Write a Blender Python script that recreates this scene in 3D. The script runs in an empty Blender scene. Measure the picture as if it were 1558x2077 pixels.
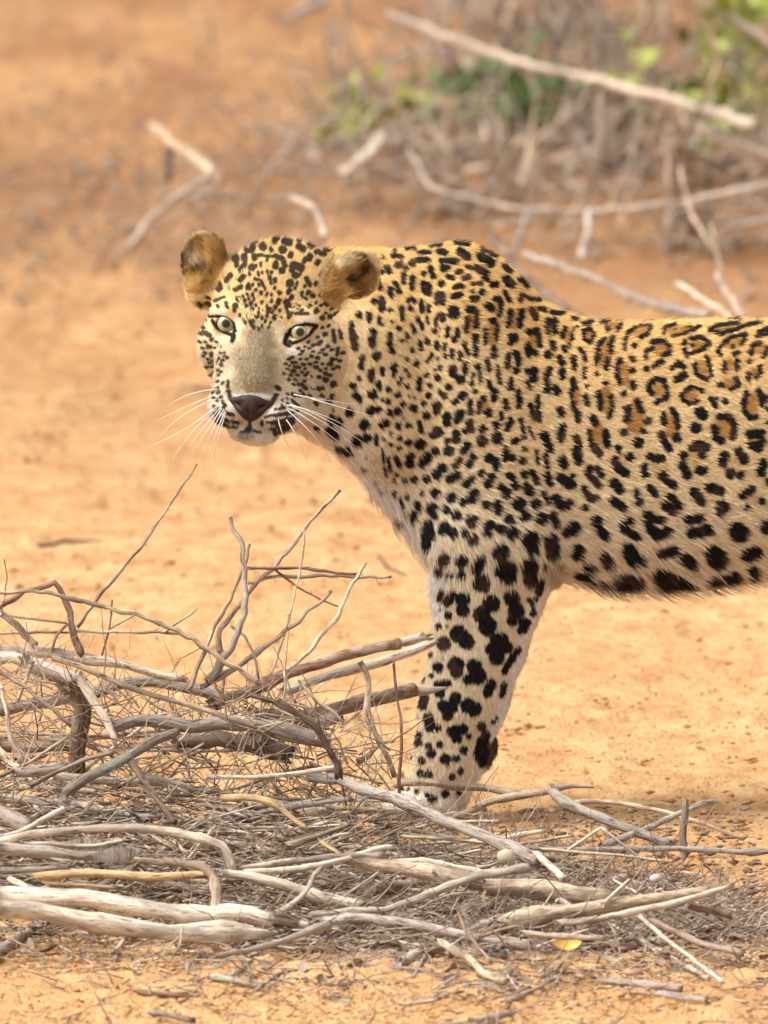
import bpy, math, random
import numpy as np
from mathutils import Vector
rng = np.random.RandomState(7)
random.seed(7)
S = bpy.context.scene
COL = S.collection
# ------------------------------------------------------------------ camera, sky, sun, exposure
PXM = 0.00055            # metres per photo pixel at the leopard
DIST = 18.0
TH = math.radians(7.0)
IW, IH = 1558.0, 2077.0
FWD = np.array([0, math.cos(TH), -math.sin(TH)])
UPV = np.array([0, math.sin(TH), math.cos(TH)])
RTV = np.array([1.0, 0, 0])
TGT = np.array([0, 0, (1650 - IH / 2) * PXM / math.cos(TH)])
CAMP = TGT - FWD * DIST
cd = bpy.data.cameras.new("camera")
cam = bpy.data.objects.new("camera", cd)
COL.objects.link(cam)
cam.location = CAMP
cam.rotation_euler = (math.pi / 2 - TH, 0, 0)
cd.sensor_fit = 'VERTICAL'
cd.sensor_height = 36
cd.sensor_width = 27
cd.lens = 36 * DIST / (IH * PXM)
cd.clip_start = 0.5
cd.clip_end = 3000
cd.dof.use_dof = True
cd.dof.focus_distance = DIST - 0.42
cd.dof.aperture_fstop = 11.0
S.camera = cam

w = bpy.data.worlds.new("World")
S.world = w
w.use_nodes = True
nt = w.node_tree
nt.nodes.clear()
sky = nt.nodes.new('ShaderNodeTexSky')
sky.sky_type = 'NISHITA'
sky.sun_disc = False
SUN_EL, SUN_AZ = math.radians(57), math.radians(248)   # compass angle of the sun, clockwise from +Y
sky.sun_elevation = SUN_EL
sky.sun_rotation = SUN_AZ
sky.dust_density = 4.0
sky.air_density = 1.0
hsv = nt.nodes.new('ShaderNodeHueSaturation')
hsv.inputs['Saturation'].default_value = 0.25     # thin overcast: a pale, nearly colourless sky
bg = nt.nodes.new('ShaderNodeBackground')
bg.inputs['Strength'].default_value = 0.09
out = nt.nodes.new('ShaderNodeOutputWorld')
nt.links.new(sky.outputs[0], hsv.inputs['Color'])
nt.links.new(hsv.outputs[0], bg.inputs[0])
nt.links.new(bg.outputs[0], out.inputs[0])
sd_ = bpy.data.lights.new("sun", 'SUN')
sd_.energy = 1.5
sd_.angle = math.radians(30)
sd_.color = (1.0, 0.95, 0.87)
sun = bpy.data.objects.new("sun", sd_)
COL.objects.link(sun)
sdir = Vector((math.sin(SUN_AZ) * math.cos(SUN_EL), math.cos(SUN_AZ) * math.cos(SUN_EL), math.sin(SUN_EL)))
sun.rotation_euler = sdir.to_track_quat('Z', 'Y').to_euler()
sun.location = sdir * 20
S.view_settings.view_transform = 'Standard'
S.view_settings.look = 'None'
S.view_settings.gamma = 1
S.view_settings.use_curve_mapping = False
S.view_settings.exposure = 1.22
S.render.engine = 'CYCLES'
S.cycles.max_bounces = 5
S.cycles.diffuse_bounces = 3
S.cycles.glossy_bounces = 2
S.cycles.transparent_max_bounces = 4
S.cycles.use_denoising = True

# ------------------------------------------------------------------ reference geometry helpers
def P(px, py, Y):
    """world point seen at photo pixel (px,py) whose world depth is Y"""
    k = PXM / DIST
    d = FWD + RTV * ((px - IW / 2) * k) + UPV * ((IH / 2 - py) * k)
    t = (Y - CAMP[1]) / d[1]
    return CAMP + d * t
def G(px, py, z=0.0):
    """world point on the ground seen at (px,py)"""
    k = PXM / DIST
    d = FWD + RTV * ((px - IW / 2) * k) + UPV * ((IH / 2 - py) * k)
    t = (z - CAMP[2]) / d[2]
    return CAMP + d * t
def project(p):
    """world points (n,3) -> photo pixels"""
    q = p - CAMP
    f = q @ FWD
    return (q @ RTV) / f * DIST / PXM + IW / 2, IH / 2 - (q @ UPV) / f * DIST / PXM

def tag(o, label=None, cat=None, group=None, kind=None):
    if label: o['label'] = label
    if cat: o['category'] = cat
    if group: o['group'] = group
    if kind: o['kind'] = kind
    return o
def mesh_obj(name, verts, faces, mat=None, parent=None, smooth=True, attrs=None):
    me = bpy.data.meshes.new(name)
    verts = np.asarray(verts, dtype=np.float32)
    if isinstance(faces, np.ndarray):
        n, k = faces.shape
        me.vertices.add(len(verts)); me.vertices.foreach_set('co', verts.ravel())
        me.loops.add(n * k); me.loops.foreach_set('vertex_index', faces.astype(np.int32).ravel())
        me.polygons.add(n)
        me.polygons.foreach_set('loop_start', np.arange(0, n * k, k, dtype=np.int32))
        me.update(calc_edges=True)
    else:
        me.from_pydata(verts.tolist(), [], faces)
        me.update()
    if smooth:
        me.polygons.foreach_set('use_smooth', np.ones(len(me.polygons), bool))
    if attrs:
        for an, (ty, arr) in attrs.items():
            a = me.attributes.new(an, ty, 'POINT')
            a.data.foreach_set('vector' if ty == 'FLOAT_VECTOR' else ('color' if 'COLOR' in ty else 'value'), np.asarray(arr, dtype=np.float32).ravel())
    if mat: me.materials.append(mat)
    me.validate()
    o = bpy.data.objects.new(name, me)
    COL.objects.link(o)
    if parent: o.parent = parent
    return o

# ------------------------------------------------------------------ material helper
class NT:
    def __init__(self, name):
        self.m = bpy.data.materials.new(name); self.m.use_nodes = True
        self.t = self.m.node_tree
        self.b = self.t.nodes['Principled BSDF']
        self.outp = self.t.nodes['Material Output']
    def n(self, ty, **kw):
        nd = self.t.nodes.new(ty)
        for k, v in kw.items():
            if hasattr(nd, k) and not k in nd.inputs: setattr(nd, k, v)
            else: nd.inputs[k].default_value = v
        return nd
    def l(self, a, b): self.t.links.new(a, b)
    def noise(self, vec, scale, detail=4, rough=0.55, dim='3D'):
        nd = self.t.nodes.new('ShaderNodeTexNoise'); nd.noise_dimensions = dim
        nd.inputs['Scale'].default_value = scale; nd.inputs['Detail'].default_value = detail
        nd.inputs['Roughness'].default_value = rough
        if vec is not None: self.l(vec, nd.inputs['Vector'])
        return nd.outputs['Fac']
    def ramp(self, fac, stops, interp='LINEAR'):
        nd = self.t.nodes.new('ShaderNodeValToRGB'); cr = nd.color_ramp; cr.interpolation = interp
        while len(cr.elements) < len(stops): cr.elements.new(0.5)
        for e, (p, c) in zip(cr.elements, stops):
            e.position = p; e.color = (*c, 1) if len(c) == 3 else c
        self.l(fac, nd.inputs[0]); return nd.outputs[0]
    def mix(self, fac, a, b, mode='MIX'):
        nd = self.t.nodes.new('ShaderNodeMix'); nd.data_type = 'RGBA'; nd.blend_type = mode
        for s, v in ((nd.inputs[0], fac), (nd.inputs[6], a), (nd.inputs[7], b)):
            if hasattr(v, 'links') or hasattr(v, 'is_linked'): self.l(v, s)
            elif isinstance(v, (int, float)): s.default_value = v
            else: s.default_value = (*v, 1)
        return nd.outputs[2]
    def math(self, op, a, b=None):
        nd = self.t.nodes.new('ShaderNodeMath'); nd.operation = op
        for s, v in ((nd.inputs[0], a), (nd.inputs[1], b)):
            if v is None: continue
            if isinstance(v, (int, float)): s.default_value = v
            else: self.l(v, s)
        return nd.outputs[0]
    def bump(self, h, strength=0.5, dist=0.01, normal=None):
        nd = self.t.nodes.new('ShaderNodeBump'); nd.inputs['Strength'].default_value = strength
        nd.inputs['Distance'].default_value = dist; self.l(h, nd.inputs['Height'])
        if normal is not None: self.l(normal, nd.inputs['Normal'])
        return nd.outputs[0]

# ------------------------------------------------------------------ value noise (numpy)
_perm = np.random.RandomState(11).rand(64, 64, 64).astype(np.float32)
def vnoise(p):
    p = np.asarray(p, dtype=np.float32)
    i = np.floor(p).astype(np.int64); f = p - i; f = f * f * (3 - 2 * f)
    r = 0
    for dx in (0, 1):
        for dy in (0, 1):
            for dz in (0, 1):
                wgt = (f[..., 0] if dx else 1 - f[..., 0]) * (f[..., 1] if dy else 1 - f[..., 1]) * (f[..., 2] if dz else 1 - f[..., 2])
                r = r + wgt * _perm[(i[..., 0] + dx) & 63, (i[..., 1] + dy) & 63, (i[..., 2] + dz) & 63]
    return r * 2 - 1
def fbm(p, oct=4, gain=0.5):
    a = 1.0; r = 0; p = np.asarray(p, dtype=np.float32)
    for k in range(oct):
        r = r + a * vnoise(p); p = p * 2.03 + 7.3; a *= gain
    return r
FUR_BODY, FUR_HEAD = 330000, 90000
SAND_D, SAND_M, SAND_L = (.50, .26, .11), (.66, .395, .18), (.74, .50, .275)
# ================================================================== LEOPARD
px_ = PXM
cT = math.cos(TH)
def B(x, y, d):
    """design point of the body in photo pixels (depth d in pixels, negative towards the viewer) -> world"""
    return np.array([(x - IW / 2) * px_, d * px_, (1650 - y) * px_ / cT])
# head frame
PSI, ROLL = math.radians(9.0), math.radians(6.5)
OD = -110
HO = P(539, 691, OD * px_)
a1 = math.cos(ROLL) * RTV - math.sin(ROLL) * UPV
b1 = math.sin(ROLL) * RTV + math.cos(ROLL) * UPV
c1 = -FWD
HC = math.cos(PSI) * c1 - math.sin(PSI) * a1
HA = math.cos(PSI) * a1 + math.sin(PSI) * c1
HB = b1
def H(a, b, c): return HO + (HA * a + HB * b + HC * c) * px_
HM = np.stack([HA, HB, HC])          # rows: world->local

# ---- nonuniform grid
def axis(segs):
    out_ = [segs[0][0]]
    for a, b, st in segs:
        n = max(1, int(round((b - a) / st))); out_ += list(a + (b - a) * (np.arange(n) + 1) / n)
    return np.array(out_, dtype=np.float32)
hx0, hx1 = HO[0] - 0.135, HO[0] + 0.14
hz0, hz1 = HO[2] - 0.145, HO[2] + 0.145
hy0, hy1 = HO[1] - 0.135, HO[1] + 0.06
GX = axis([(hx0, hx1, .0021), (hx1, 0.32, .0045), (0.32, 1.25, .0075)])
GY = axis([(-0.215, hy1, .0021), (hy1, .14, .005)])
GZ = axis([(-0.012, 0.10, .0045), (0.10, hz0, .0055), (hz0, hz1, .0021), (hz1, hz1 + 0.03, .005)])
V = np.full((len(GX), len(GY), len(GZ)), 9.0, dtype=np.float32)
HL = np.full(V.shape, 9.0, dtype=np.float32)   # head-only field, for labelling

def sub(lo, hi):
    sl = []
    for ax, a, b in ((GX, lo[0], hi[0]), (GY, lo[1], hi[1]), (GZ, lo[2], hi[2])):
        i0 = max(0, np.searchsorted(ax, a) - 1); i1 = min(len(ax), np.searchsorted(ax, b) + 1)
        sl.append(slice(i0, max(i1, i0 + 1)))
    return tuple(sl)
def coords(sl):
    return GX[sl[0]][:, None, None], GY[sl[1]][None, :, None], GZ[sl[2]][None, None, :]
def smin(a, b, k):
    h = np.clip(0.5 + 0.5 * (b - a) / k, 0, 1)
    return b + (a - b) * h - k * h * (1 - h)
def put(sl, d, k, cut=False, head=False):
    A = V[sl]
    if cut: V[sl] = -smin(-A, d, k)
    else:
        V[sl] = smin(A, d, k)
        if head: HL[sl] = np.minimum(HL[sl], d)
def ell(c, r, frame=None, k=15, cut=False, head=False):
    """ellipsoid; centre c world, radii r (photo px) along frame axes"""
    k *= px_; r = np.array(r, dtype=np.float32) * px_
    fr = np.eye(3) if frame is None else frame
    ext = np.sqrt(((fr.T * r) ** 2).sum(1)) + k + 0.006
    sl = sub(c - ext, c + ext); X, Y, Z = coords(sl)
    x, y, z = X - c[0], Y - c[1], Z - c[2]
    q = [(fr[i, 0] * x + fr[i, 1] * y + fr[i, 2] * z) for i in range(3)]
    k0 = np.sqrt(sum((q[i] / r[i]) ** 2 for i in range(3))) + 1e-6
    k1 = np.sqrt(sum((q[i] / r[i] ** 2) ** 2 for i in range(3))) + 1e-6
    put(sl, k0 * (k0 - 1) / k1, k, cut, head)
def cap(p, q, r1, r2, k=15, sy=1.0, cut=False, head=False):
    """tapered capsule from p to q; sy squashes it along world Y"""
    k *= px_; r1 *= px_; r2 *= px_; m = max(r1, r2) + k + 0.006
    lo = np.minimum(p, q) - m; hi = np.maximum(p, q) + m
    sl = sub(lo, hi); X, Y, Z = coords(sl)
    d = (q - p).copy(); x, y, z = X - p[0], (Y - p[1]) / sy, Z - p[2]; d[1] /= sy
    t = np.clip((x * d[0] + y * d[1] + z * d[2]) / (d @ d), 0, 1)
    dist = np.sqrt((x - t * d[0]) ** 2 + (y - t * d[1]) ** 2 + (z - t * d[2]) ** 2) - (r1 + (r2 - r1) * t)
    put(sl, dist * (sy if sy < 1 else 1), k, cut, head)

# ---- torso + neck as a loft of egg-shaped sections read off the photo's outline
ST = np.array([
 # x, top, bottom, halfwidth, k (wider at the bottom +)
 (610, 545, 800, 60, 0), (660, 512, 850, 88, 0), (700, 505, 905, 100, .0), (740, 506, 978, 108, 0), (800, 507, 1056, 116, -.08),
 (860, 502, 1122, 124, -.1), (900, 496, 1150, 128, -.05), (930, 493, 1165, 132, 0), (970, 501, 1172, 136, .08), (1040, 547, 1172, 142, .12),
 (1090, 601, 1176, 145, .10), (1140, 632, 1174, 148, .06), (1200, 648, 1182, 152, .05), (1300, 655, 1190, 158, .08),
 (1400, 650, 1187, 162, .1), (1500, 648, 1174, 162, .1), (1600, 652, 1160, 158, .08), (1800, 655, 1115, 150, 0),
 (2000, 645, 1070, 140, -.05), (2150, 642, 1050, 138, 0), (2300, 660, 1010, 130, 0), (2400, 700, 960, 105, 0), (2460, 760, 900, 60, 0)], dtype=np.float64)
def smooth_interp(xq, xs, ys):
    """monotone-ish cubic through stations"""
    m = np.gradient(ys, xs); i = np.clip(np.searchsorted(xs, xq) - 1, 0, len(xs) - 2)
    h = xs[i + 1] - xs[i]; t = np.clip((xq - xs[i]) / h, 0, 1)
    return ((2 * t**3 - 3 * t**2 + 1) * ys[i] + (t**3 - 2 * t**2 + t) * h * m[i] + (-2 * t**3 + 3 * t**2) * ys[i + 1] + (t**3 - t**2) * h * m[i + 1])
def loft():
    x0 = B(600, 0, 0)[0]; x1 = B(2475, 0, 0)[0]
    sl = sub((x0, -0.14, 0.2), (x1, 0.14, 0.70)); X, Y, Z = coords(sl)
    xq = X[:, 0, 0] / px_ + IW / 2
    top, bot, hw, kk = [smooth_interp(xq, ST[:, 0], ST[:, j]) for j in (1, 2, 3, 4)]
    endf = np.clip((xq - ST[0, 0]) / 40, 0, 1) * np.clip((ST[-1, 0] + 10 - xq) / 60, 0, 1)
    endf = np.sqrt(1 - (1 - np.clip(endf, 0.0, 1)) ** 2) + 1e-3
    zc = (1650 - (top + bot) / 2) * px_ / cT; h = (bot - top) / 2 * px_ / cT * endf; hw = hw * px_ * endf
    dz = (Z - zc[:, None, None]) / h[:, None, None]
    W = hw[:, None, None] * (1 - kk[:, None, None] * np.clip(dz, -1, 1))
    dy = np.abs(Y) / W
    e = 2.25
    rr = (np.abs(dz) ** e + dy ** e) ** (1 / e)
    put(sl, ((rr - 1) * np.minimum(h, hw)[:, None, None] * 0.9).astype(np.float32), 12 * px_)
loft()
# far/near limbs.  side = -1 near the viewer, +1 far
def leg_front(sd, dx=0):
    D = lambda v: sd * v
    ell(B(985 + dx, 800, D(92)), (100, 230, 62), np.array([[.97, 0, .24], [0, 1, 0], [-.24, 0, .97]])[[0, 2, 1]], k=40)          # scapula muscle
    cap(B(1000 + dx, 840, D(84)), B(1005 + dx, 1090, D(88)), 100, 118, k=60, sy=.5)
    cap(B(1003 + dx, 1070, D(96)), B(988 + dx, 1200, D(84)), 122, 104, k=14, sy=.52)
    cap(B(988 + dx, 1200, D(82)), B(966 + dx, 1310, D(78)), 104, 88, k=20, sy=.55)
    cap(B(966 + dx, 1310, D(78)), B(936 + dx, 1420, D(74)), 90, 82, k=16, sy=.6)
    cap(B(936 + dx, 1420, D(74)), B(908 + dx, 1530, D(70)), 82, 68, k=16, sy=.62)
    cap(B(908 + dx, 1530, D(70)), B(886 + dx, 1612, D(70)), 68, 58, k=14, sy=.68)
    ell(B(978 + dx, 1526, D(70)), (22, 14, 30), k=10)                       # carpal pad
    paw(B(862 + dx, 1622, D(72)), -1)
def paw(c, s):
    ell(c, (72, 42, 28), k=12)
    for j, (dx, dd) in enumerate(((-52, -30), (-66, -10), (-66, 12), (-50, 32))):
        cap(c + np.array([dx * .3 * px_, dd * .9 * px_, 4 * px_]), c + np.array([dx * px_, dd * px_, -12 * px_]), 17, 15, k=5)
leg_front(-1)
leg_front(+1, 12)
for sd in (-1, 1):                                            # hind legs, outside the frame
    D = lambda v: sd * v
    dx = 0 if sd < 0 else 60
    ell(B(2290 + dx, 880, D(85)), (165, 60, 190), k=40)
    cap(B(2250 + dx, 1000, D(85)), B(2190 + dx, 1130, D(82)), 95, 66, k=30, sy=.6)
    cap(B(2190 + dx, 1130, D(82)), B(2400 + dx, 1340, D(78)), 62, 34, k=20, sy=.7)
    cap(B(2400 + dx, 1340, D(78)), B(2360 + dx, 1600, D(74)), 34, 34, k=12)
    paw(B(2335 + dx, 1622, D(74)), -1)
tl = [(2440, 780, 0, 40), (2560, 900, 4, 32), (2640, 1080, 10, 28), (2700, 1250, 20, 26), (2780, 1380, 30, 25), (2900, 1430, 45, 24), (3000, 1380, 60, 18)]
for (xa, ya, da, ra), (xb, yb, db, rb) in zip(tl, tl[1:]): cap(B(xa, ya, da), B(xb, yb, db), ra, rb, k=10)
# neck bridge to the turned head
cap(H(25, 10, -95), B(740, 700, -10), 120, 150, k=40)
cap(H(20, -60, -85), B(760, 800, -20), 92, 140, k=40)
cap(B(720, 690, -60), B(800, 870, -75), 70, 70, k=40)
# head
HF = HM
hd = dict(frame=HF, head=True)
ell(H(14, 78, -62), (137, 132, 128), k=20, **hd)
ell(H(5, 70, -5), (98, 98, 82), k=30, **hd)
for s in (-1, 1):
    ell(H(s * 72 + 2, 52, 44), (44, 26, 30), k=24, **hd)        # brow
    ell(H(s * 90 + 16, -22 + (8 if s < 0 else 0), -22), (66, 84 if s > 0 else 72, 78), k=28, **hd)      # cheek
    ell(H(s * 72 + (30 if s < 0 else 20), -92, -30), (60, 60, 74), k=30, **hd)      # jaw
    ell(H(s * 78 + 2, -12, 42), (34, 24, 24), k=18, **hd)       # cheekbone under the eye
    ell(H(s * 44 + 8, -146, 102), (48, 35, 46), k=12, **hd)
    ell(H(s * 46 + 6, -62, 60), (40, 66, 44), k=34, **hd)       # fills the side of the nose bridge     # whisker pad
    ell(H(s * 58 + 13, -130, 66), (44, 46, 58), k=20, **hd)
cap(H(1, 30, 38), H(9, -92, 114), 46, 44, k=26, head=True)
ell(H(9, -110, 78), (78, 52, 68), k=20, **hd)
ell(H(10, -187, 82), (50, 25, 42), k=12, **hd)                 # chin
ell(H(6, -130, -40), (80, 60, 70), k=30, **hd)
cap(H(10, -150, 150), H(10, -178, 134), 3, 3, k=5, cut=True)    # philtrum
cap(H(10, -176, 128), H(-36, -188, 108), 3, 3, k=5, cut=True)
cap(H(10, -176, 128), H(58, -186, 108), 3, 3, k=5, cut=True)
EYES = []
for s in (-1, 1):
    fr = HF
    ang = s * math.radians(-15)          # slanting opening, inner corner low
    ca, sa = math.cos(ang), math.sin(ang)
    fe = np.stack([ca * HA - sa * HB * 1.0, sa * HA + ca * HB, HC])
    ec = H(s * 76, 24, 50)
    ell(H(s * 74, 22, 60), (30, 18, 18), frame=HF, k=10, head=True)  # lid mass
    ell(H(s * 75, 22, 84), (27, 14.5, 26), frame=fe, k=4, cut=True)
    EYES.append((s, ec))
def ear(ca_, cb_, cc_, rx, ry, s):
    c = H(ca_, cb_, cc_)
    # ear frame: outward axis, up axis, facing axis
    f = (HC * .86 + HA * s * .5); f /= np.linalg.norm(f)
    u = HB * .93 + HA * s * .36; u -= f * (u @ f); u /= np.linalg.norm(u)
    r = np.cross(u, f)
    fr = np.stack([r, u, f])
    ell(c, (rx, ry, 34), frame=fr, k=14, head=True)
    ell(c - u * 52 * px_ - HC * 8 * px_, (rx * .85, 44, 44), frame=fr, k=22, head=True)
    ell(c - HA * s * 34 * px_ - HB * 26 * px_ - HC * 22 * px_, (40, 46, 26), frame=HM, k=26, head=True)      # root of the ear running into the skull
    ell(c + f * 30 * px_ + u * 2 * px_ + r * 0 * px_, (rx - 9, ry - 10, 36), frame=fr, k=7, cut=True)
ear(-155, 145, -62, 51, 62, -1)
ear(156, 140, -62, 52, 58, 1)

# ---- surface nets
def surface_nets():
    ins = V < 0
    c = [ins[i:ins.shape[0] - 1 + i, j:ins.shape[1] - 1 + j, k:ins.shape[2] - 1 + k] for i in (0, 1) for j in (0, 1) for k in (0, 1)]
    anyi = c[0].copy(); alli = c[0].copy()
    for q in c[1:]: anyi |= q; alli &= q
    act = anyi & ~alli
    ii, jj, kk = np.nonzero(act)
    idx = np.full(act.shape, -1, dtype=np.int32); idx[ii, jj, kk] = np.arange(len(ii))
    acc = np.zeros((len(ii), 3)); cnt = np.zeros(len(ii))
    cor = [(a, b, d) for a in (0, 1) for b in (0, 1) for d in (0, 1)]
    for a in cor:
        for ax in range(3):
            if a[ax]: continue
            b = list(a); b[ax] = 1; b = tuple(b)
            va = V[ii + a[0], jj + a[1], kk + a[2]]; vb = V[ii + b[0], jj + b[1], kk + b[2]]
            m = (va < 0) != (vb < 0)
            t = np.where(m, va / np.where(m, va - vb, 1), 0)
            pa = np.stack([GX[ii + a[0]], GY[jj + a[1]], GZ[kk + a[2]]], 1); pb = np.stack([GX[ii + b[0]], GY[jj + b[1]], GZ[kk + b[2]]], 1)
            acc += np.where(m[:, None], pa + (pb - pa) * t[:, None], 0); cnt += m
    vts = acc / cnt[:, None]
    quads = []
    for ax in range(3):
        s0 = [slice(1, -1)] * 3; s0[ax] = slice(0, -1)
        s1 = [slice(1, -1)] * 3; s1[ax] = slice(1, None)
        A = ins[tuple(s0)]; Bq = ins[tuple(s1)]
        x, y, z = np.nonzero(A != Bq); fl = A[x, y, z]
        off = [1, 1, 1]; off[ax] = 0
        x, y, z = x + off[0], y + off[1], z + off[2]
        u, v = [(1, 2), (2, 0), (0, 1)][ax]
        def cell(du, dv):
            p = [x, y, z]; p = [q.copy() for q in p]; p[u] -= du; p[v] -= dv
            return idx[p[0], p[1], p[2]]
        q = np.stack([cell(1, 1), cell(0, 1), cell(0, 0), cell(1, 0)], 1)
        q[~fl] = q[~fl][:, ::-1]; quads.append(q)
    return vts, np.concatenate(quads), (ii, jj, kk)
lv, lf, (ci, cj, ck) = surface_nets()
ed = np.concatenate([lf[:, [0, 1]], lf[:, [1, 2]], lf[:, [2, 3]], lf[:, [3, 0]]])
def lap(v, lam):
    acc = np.zeros_like(v); n = np.bincount(ed[:, 0], minlength=len(v)) + np.bincount(ed[:, 1], minlength=len(v))
    for j in range(3): acc[:, j] = np.bincount(ed[:, 0], v[ed[:, 1], j], len(v)) + np.bincount(ed[:, 1], v[ed[:, 0], j], len(v))
    return v + lam * (acc / n[:, None] - v)
for it in range(4): lv = lap(lap(lv, .6), -.55)
headness = (HL[ci, cj, ck] < 0.006) & (((lv - HO) @ HC) > -0.085)
o = mesh_obj("body", lv, lf, attrs={'hd': ('FLOAT', headness.astype(np.float32))})
sb = o.modifiers.new('s', 'SUBSURF'); sb.levels = 1; sb.render_levels = 1
dg = bpy.context.evaluated_depsgraph_get()
me2 = bpy.data.meshes.new_from_object(o.evaluated_get(dg))
o.modifiers.clear(); old = o.data; o.data = me2; bpy.data.meshes.remove(old); me2.name = "body"
skin_obj = o
n = len(me2.vertices)
BV = np.zeros(n * 3, np.float32); me2.vertices.foreach_get('co', BV); BV = BV.reshape(-1, 3).astype(np.float64)
BN = np.zeros(n * 3, np.float32); me2.vertex_normals.foreach_get('vector', BN); BN = BN.reshape(-1, 3).astype(np.float64)
hdv = np.zeros(n, np.float32); me2.attributes['hd'].data.foreach_get('value', hdv)
me2.polygons.foreach_set('use_smooth', np.ones(len(me2.polygons), bool))
del V, HL

# ---- coat canvases (markings of the animal, in side-view coordinates)
CW, CH = 3100, 1750
def parse(s, x0, y0, k, pad=1.0):
    out_ = []
    for it in s.replace('\n', ';').split(';'):
        it = it.split()
        if not it: continue
        r = float(it[0]) / k * pad
        pts = [tuple(float(q) for q in p.split(',')) for p in it[1:]]
        out_.append((r, [(x0 + a / k, y0 + b / k) for a, b in pts]))
    return out_
def paint_sd(cv, strokes):
    for r, pts in strokes:
        if len(pts) == 1: pts = pts * 2
        for (xa, ya), (xb, yb) in zip(pts, pts[1:]):
            m = r + 6
            X0, X1 = int(max(0, min(xa, xb) - m)), int(min(CW, max(xa, xb) + m + 1)); Y0, Y1 = int(max(0, min(ya, yb) - m)), int(min(CH, max(ya, yb) + m + 1))
            if X1 <= X0 or Y1 <= Y0: continue
            yy, xx = np.mgrid[Y0:Y1, X0:X1]
            dx, dy = xb - xa, yb - ya; L = dx * dx + dy * dy + 1e-6
            t = np.clip(((xx - xa) * dx + (yy - ya) * dy) / L, 0, 1)
            d = np.sqrt((xx - xa - t * dx) ** 2 + (yy - ya - t * dy) ** 2) - r
            cv[Y0:Y1, X0:X1] = np.minimum(cv[Y0:Y1, X0:X1], d)
T1 = """12 0,45 80,55;18 10,100 15,190;18 90,160 70,220;14 150,170 145,230 120,290;12 175,150;16 75,295 90,325;14 230,190 225,240 265,270 300,210 260,160 225,185;15 140,95 180,100
14 220,130 280,120;16 190,310 225,350 235,395;20 150,370 155,450;20 45,375 70,410;22 65,470 70,510;24 20,590 35,620;18 5,270 10,310;20 145,530 150,590;14 130,610 145,720;16 225,450 225,520;18 245,580;22 235,650 245,700
24 180,780 180,820;16 150,740 170,790;16 370,240 330,290 320,350 315,420;16 435,230 415,280 420,340;20 395,390 385,450;18 315,490;16 385,135 395,180;16 490,140 470,175;10 340,125 400,115
14 600,160 545,190 525,240 515,310;16 700,150 690,200 630,230;20 590,290;10 620,150 700,145;18 560,380 580,390;18 490,390 465,430 460,490 485,550;22 570,470;20 575,550 580,590;22 510,635
16 720,260 800,260 840,300 845,350 800,355;16 720,310 670,330 675,380;22 675,455;18 730,440 790,400;18 700,560 740,525 800,540 820,600 830,650 760,690;22 690,590 710,630;18 745,700
13 810,160 800,200;12 810,155 880,140;12 870,220 950,205 1060,150;8 880,175;7 950,160 1000,150;12 1060,150;13 1130,175 1200,140 1340,130;15 1130,180 1210,205 1300,180 1380,150;14 1400,140 1490,125;7 1260,95 1360,95;7 1000,95 1080,90
16 1480,200 1558,160;14 1470,225 1558,200;20 950,270;15 1000,240 1070,225 1130,265 1080,320 1000,345;18 950,320 970,360;10 1000,290;14 1390,205 1290,230 1220,280 1190,330;16 1390,210 1365,280;16 1300,295;16 1210,350;16 1310,350 1340,335
16 1500,270 1440,290 1430,350;16 1550,310 1520,370;18 1420,400;14 1490,440 1500,490 1470,520;16 1415,490 1415,530;16 1240,410 1235,470;16 1335,400 1325,460;15 1110,370 1130,420 1145,500 1110,535 1040,500 1020,440 1030,420
18 860,450 900,415 945,440;28 900,530 940,505;16 1000,585 945,620 935,670 990,710 1040,690;18 1070,610 1075,615;11 1000,580 1050,600;22 1210,570;20 1320,530 1340,570 1290,600;18 1140,670 1170,720;22 1245,690;10 1130,660 1190,670
18 1400,630 1375,700 1385,760 1420,810 1470,800;20 1480,610 1515,660 1510,710;34 1060,765 1080,790;38 1030,880;22 1200,800 1270,800 1310,860 1300,950;26 1165,880 1180,950 1220,980;30 1420,930 1500,920;26 1510,980 1480,1020 1430,1010
24 800,790 805,840;20 860,750 895,800 900,880;32 890,950;28 780,930 820,1000;26 540,740 535,820;22 610,690 640,760;28 680,830;24 655,905;30 515,910;36 615,985;28 480,1035;16 550,1060
20 330,630 345,740;18 385,560;16 420,650 430,740 410,800;24 290,810 310,850;16 260,900 280,1000 310,1050;24 380,910 390,1000;24 50,750 60,780;26 70,870 55,960;22 170,950 190,1000 160,1050;30 1040,1000 1100,1020;28 1340,1050;24 1240,1060;16 1545,840"""
F1 = "110,220,35,60 265,215,30,30 370,330,35,100 430,150,60,30 620,190,60,40 520,490,45,90 780,310,60,50 760,600,60,60 930,180,110,30 1050,285,70,40 1250,165,90,25 1290,260,70,50 1480,310,60,40 1460,480,40,40 1280,430,40,50 1080,450,50,60 990,640,50,40 1270,560,50,40 1430,700,50,90 1240,880,60,80 1450,960,50,40 600,810,70,120 860,860,50,100 380,680,45,100 320,930,50,90 170,680,25,100"
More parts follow.
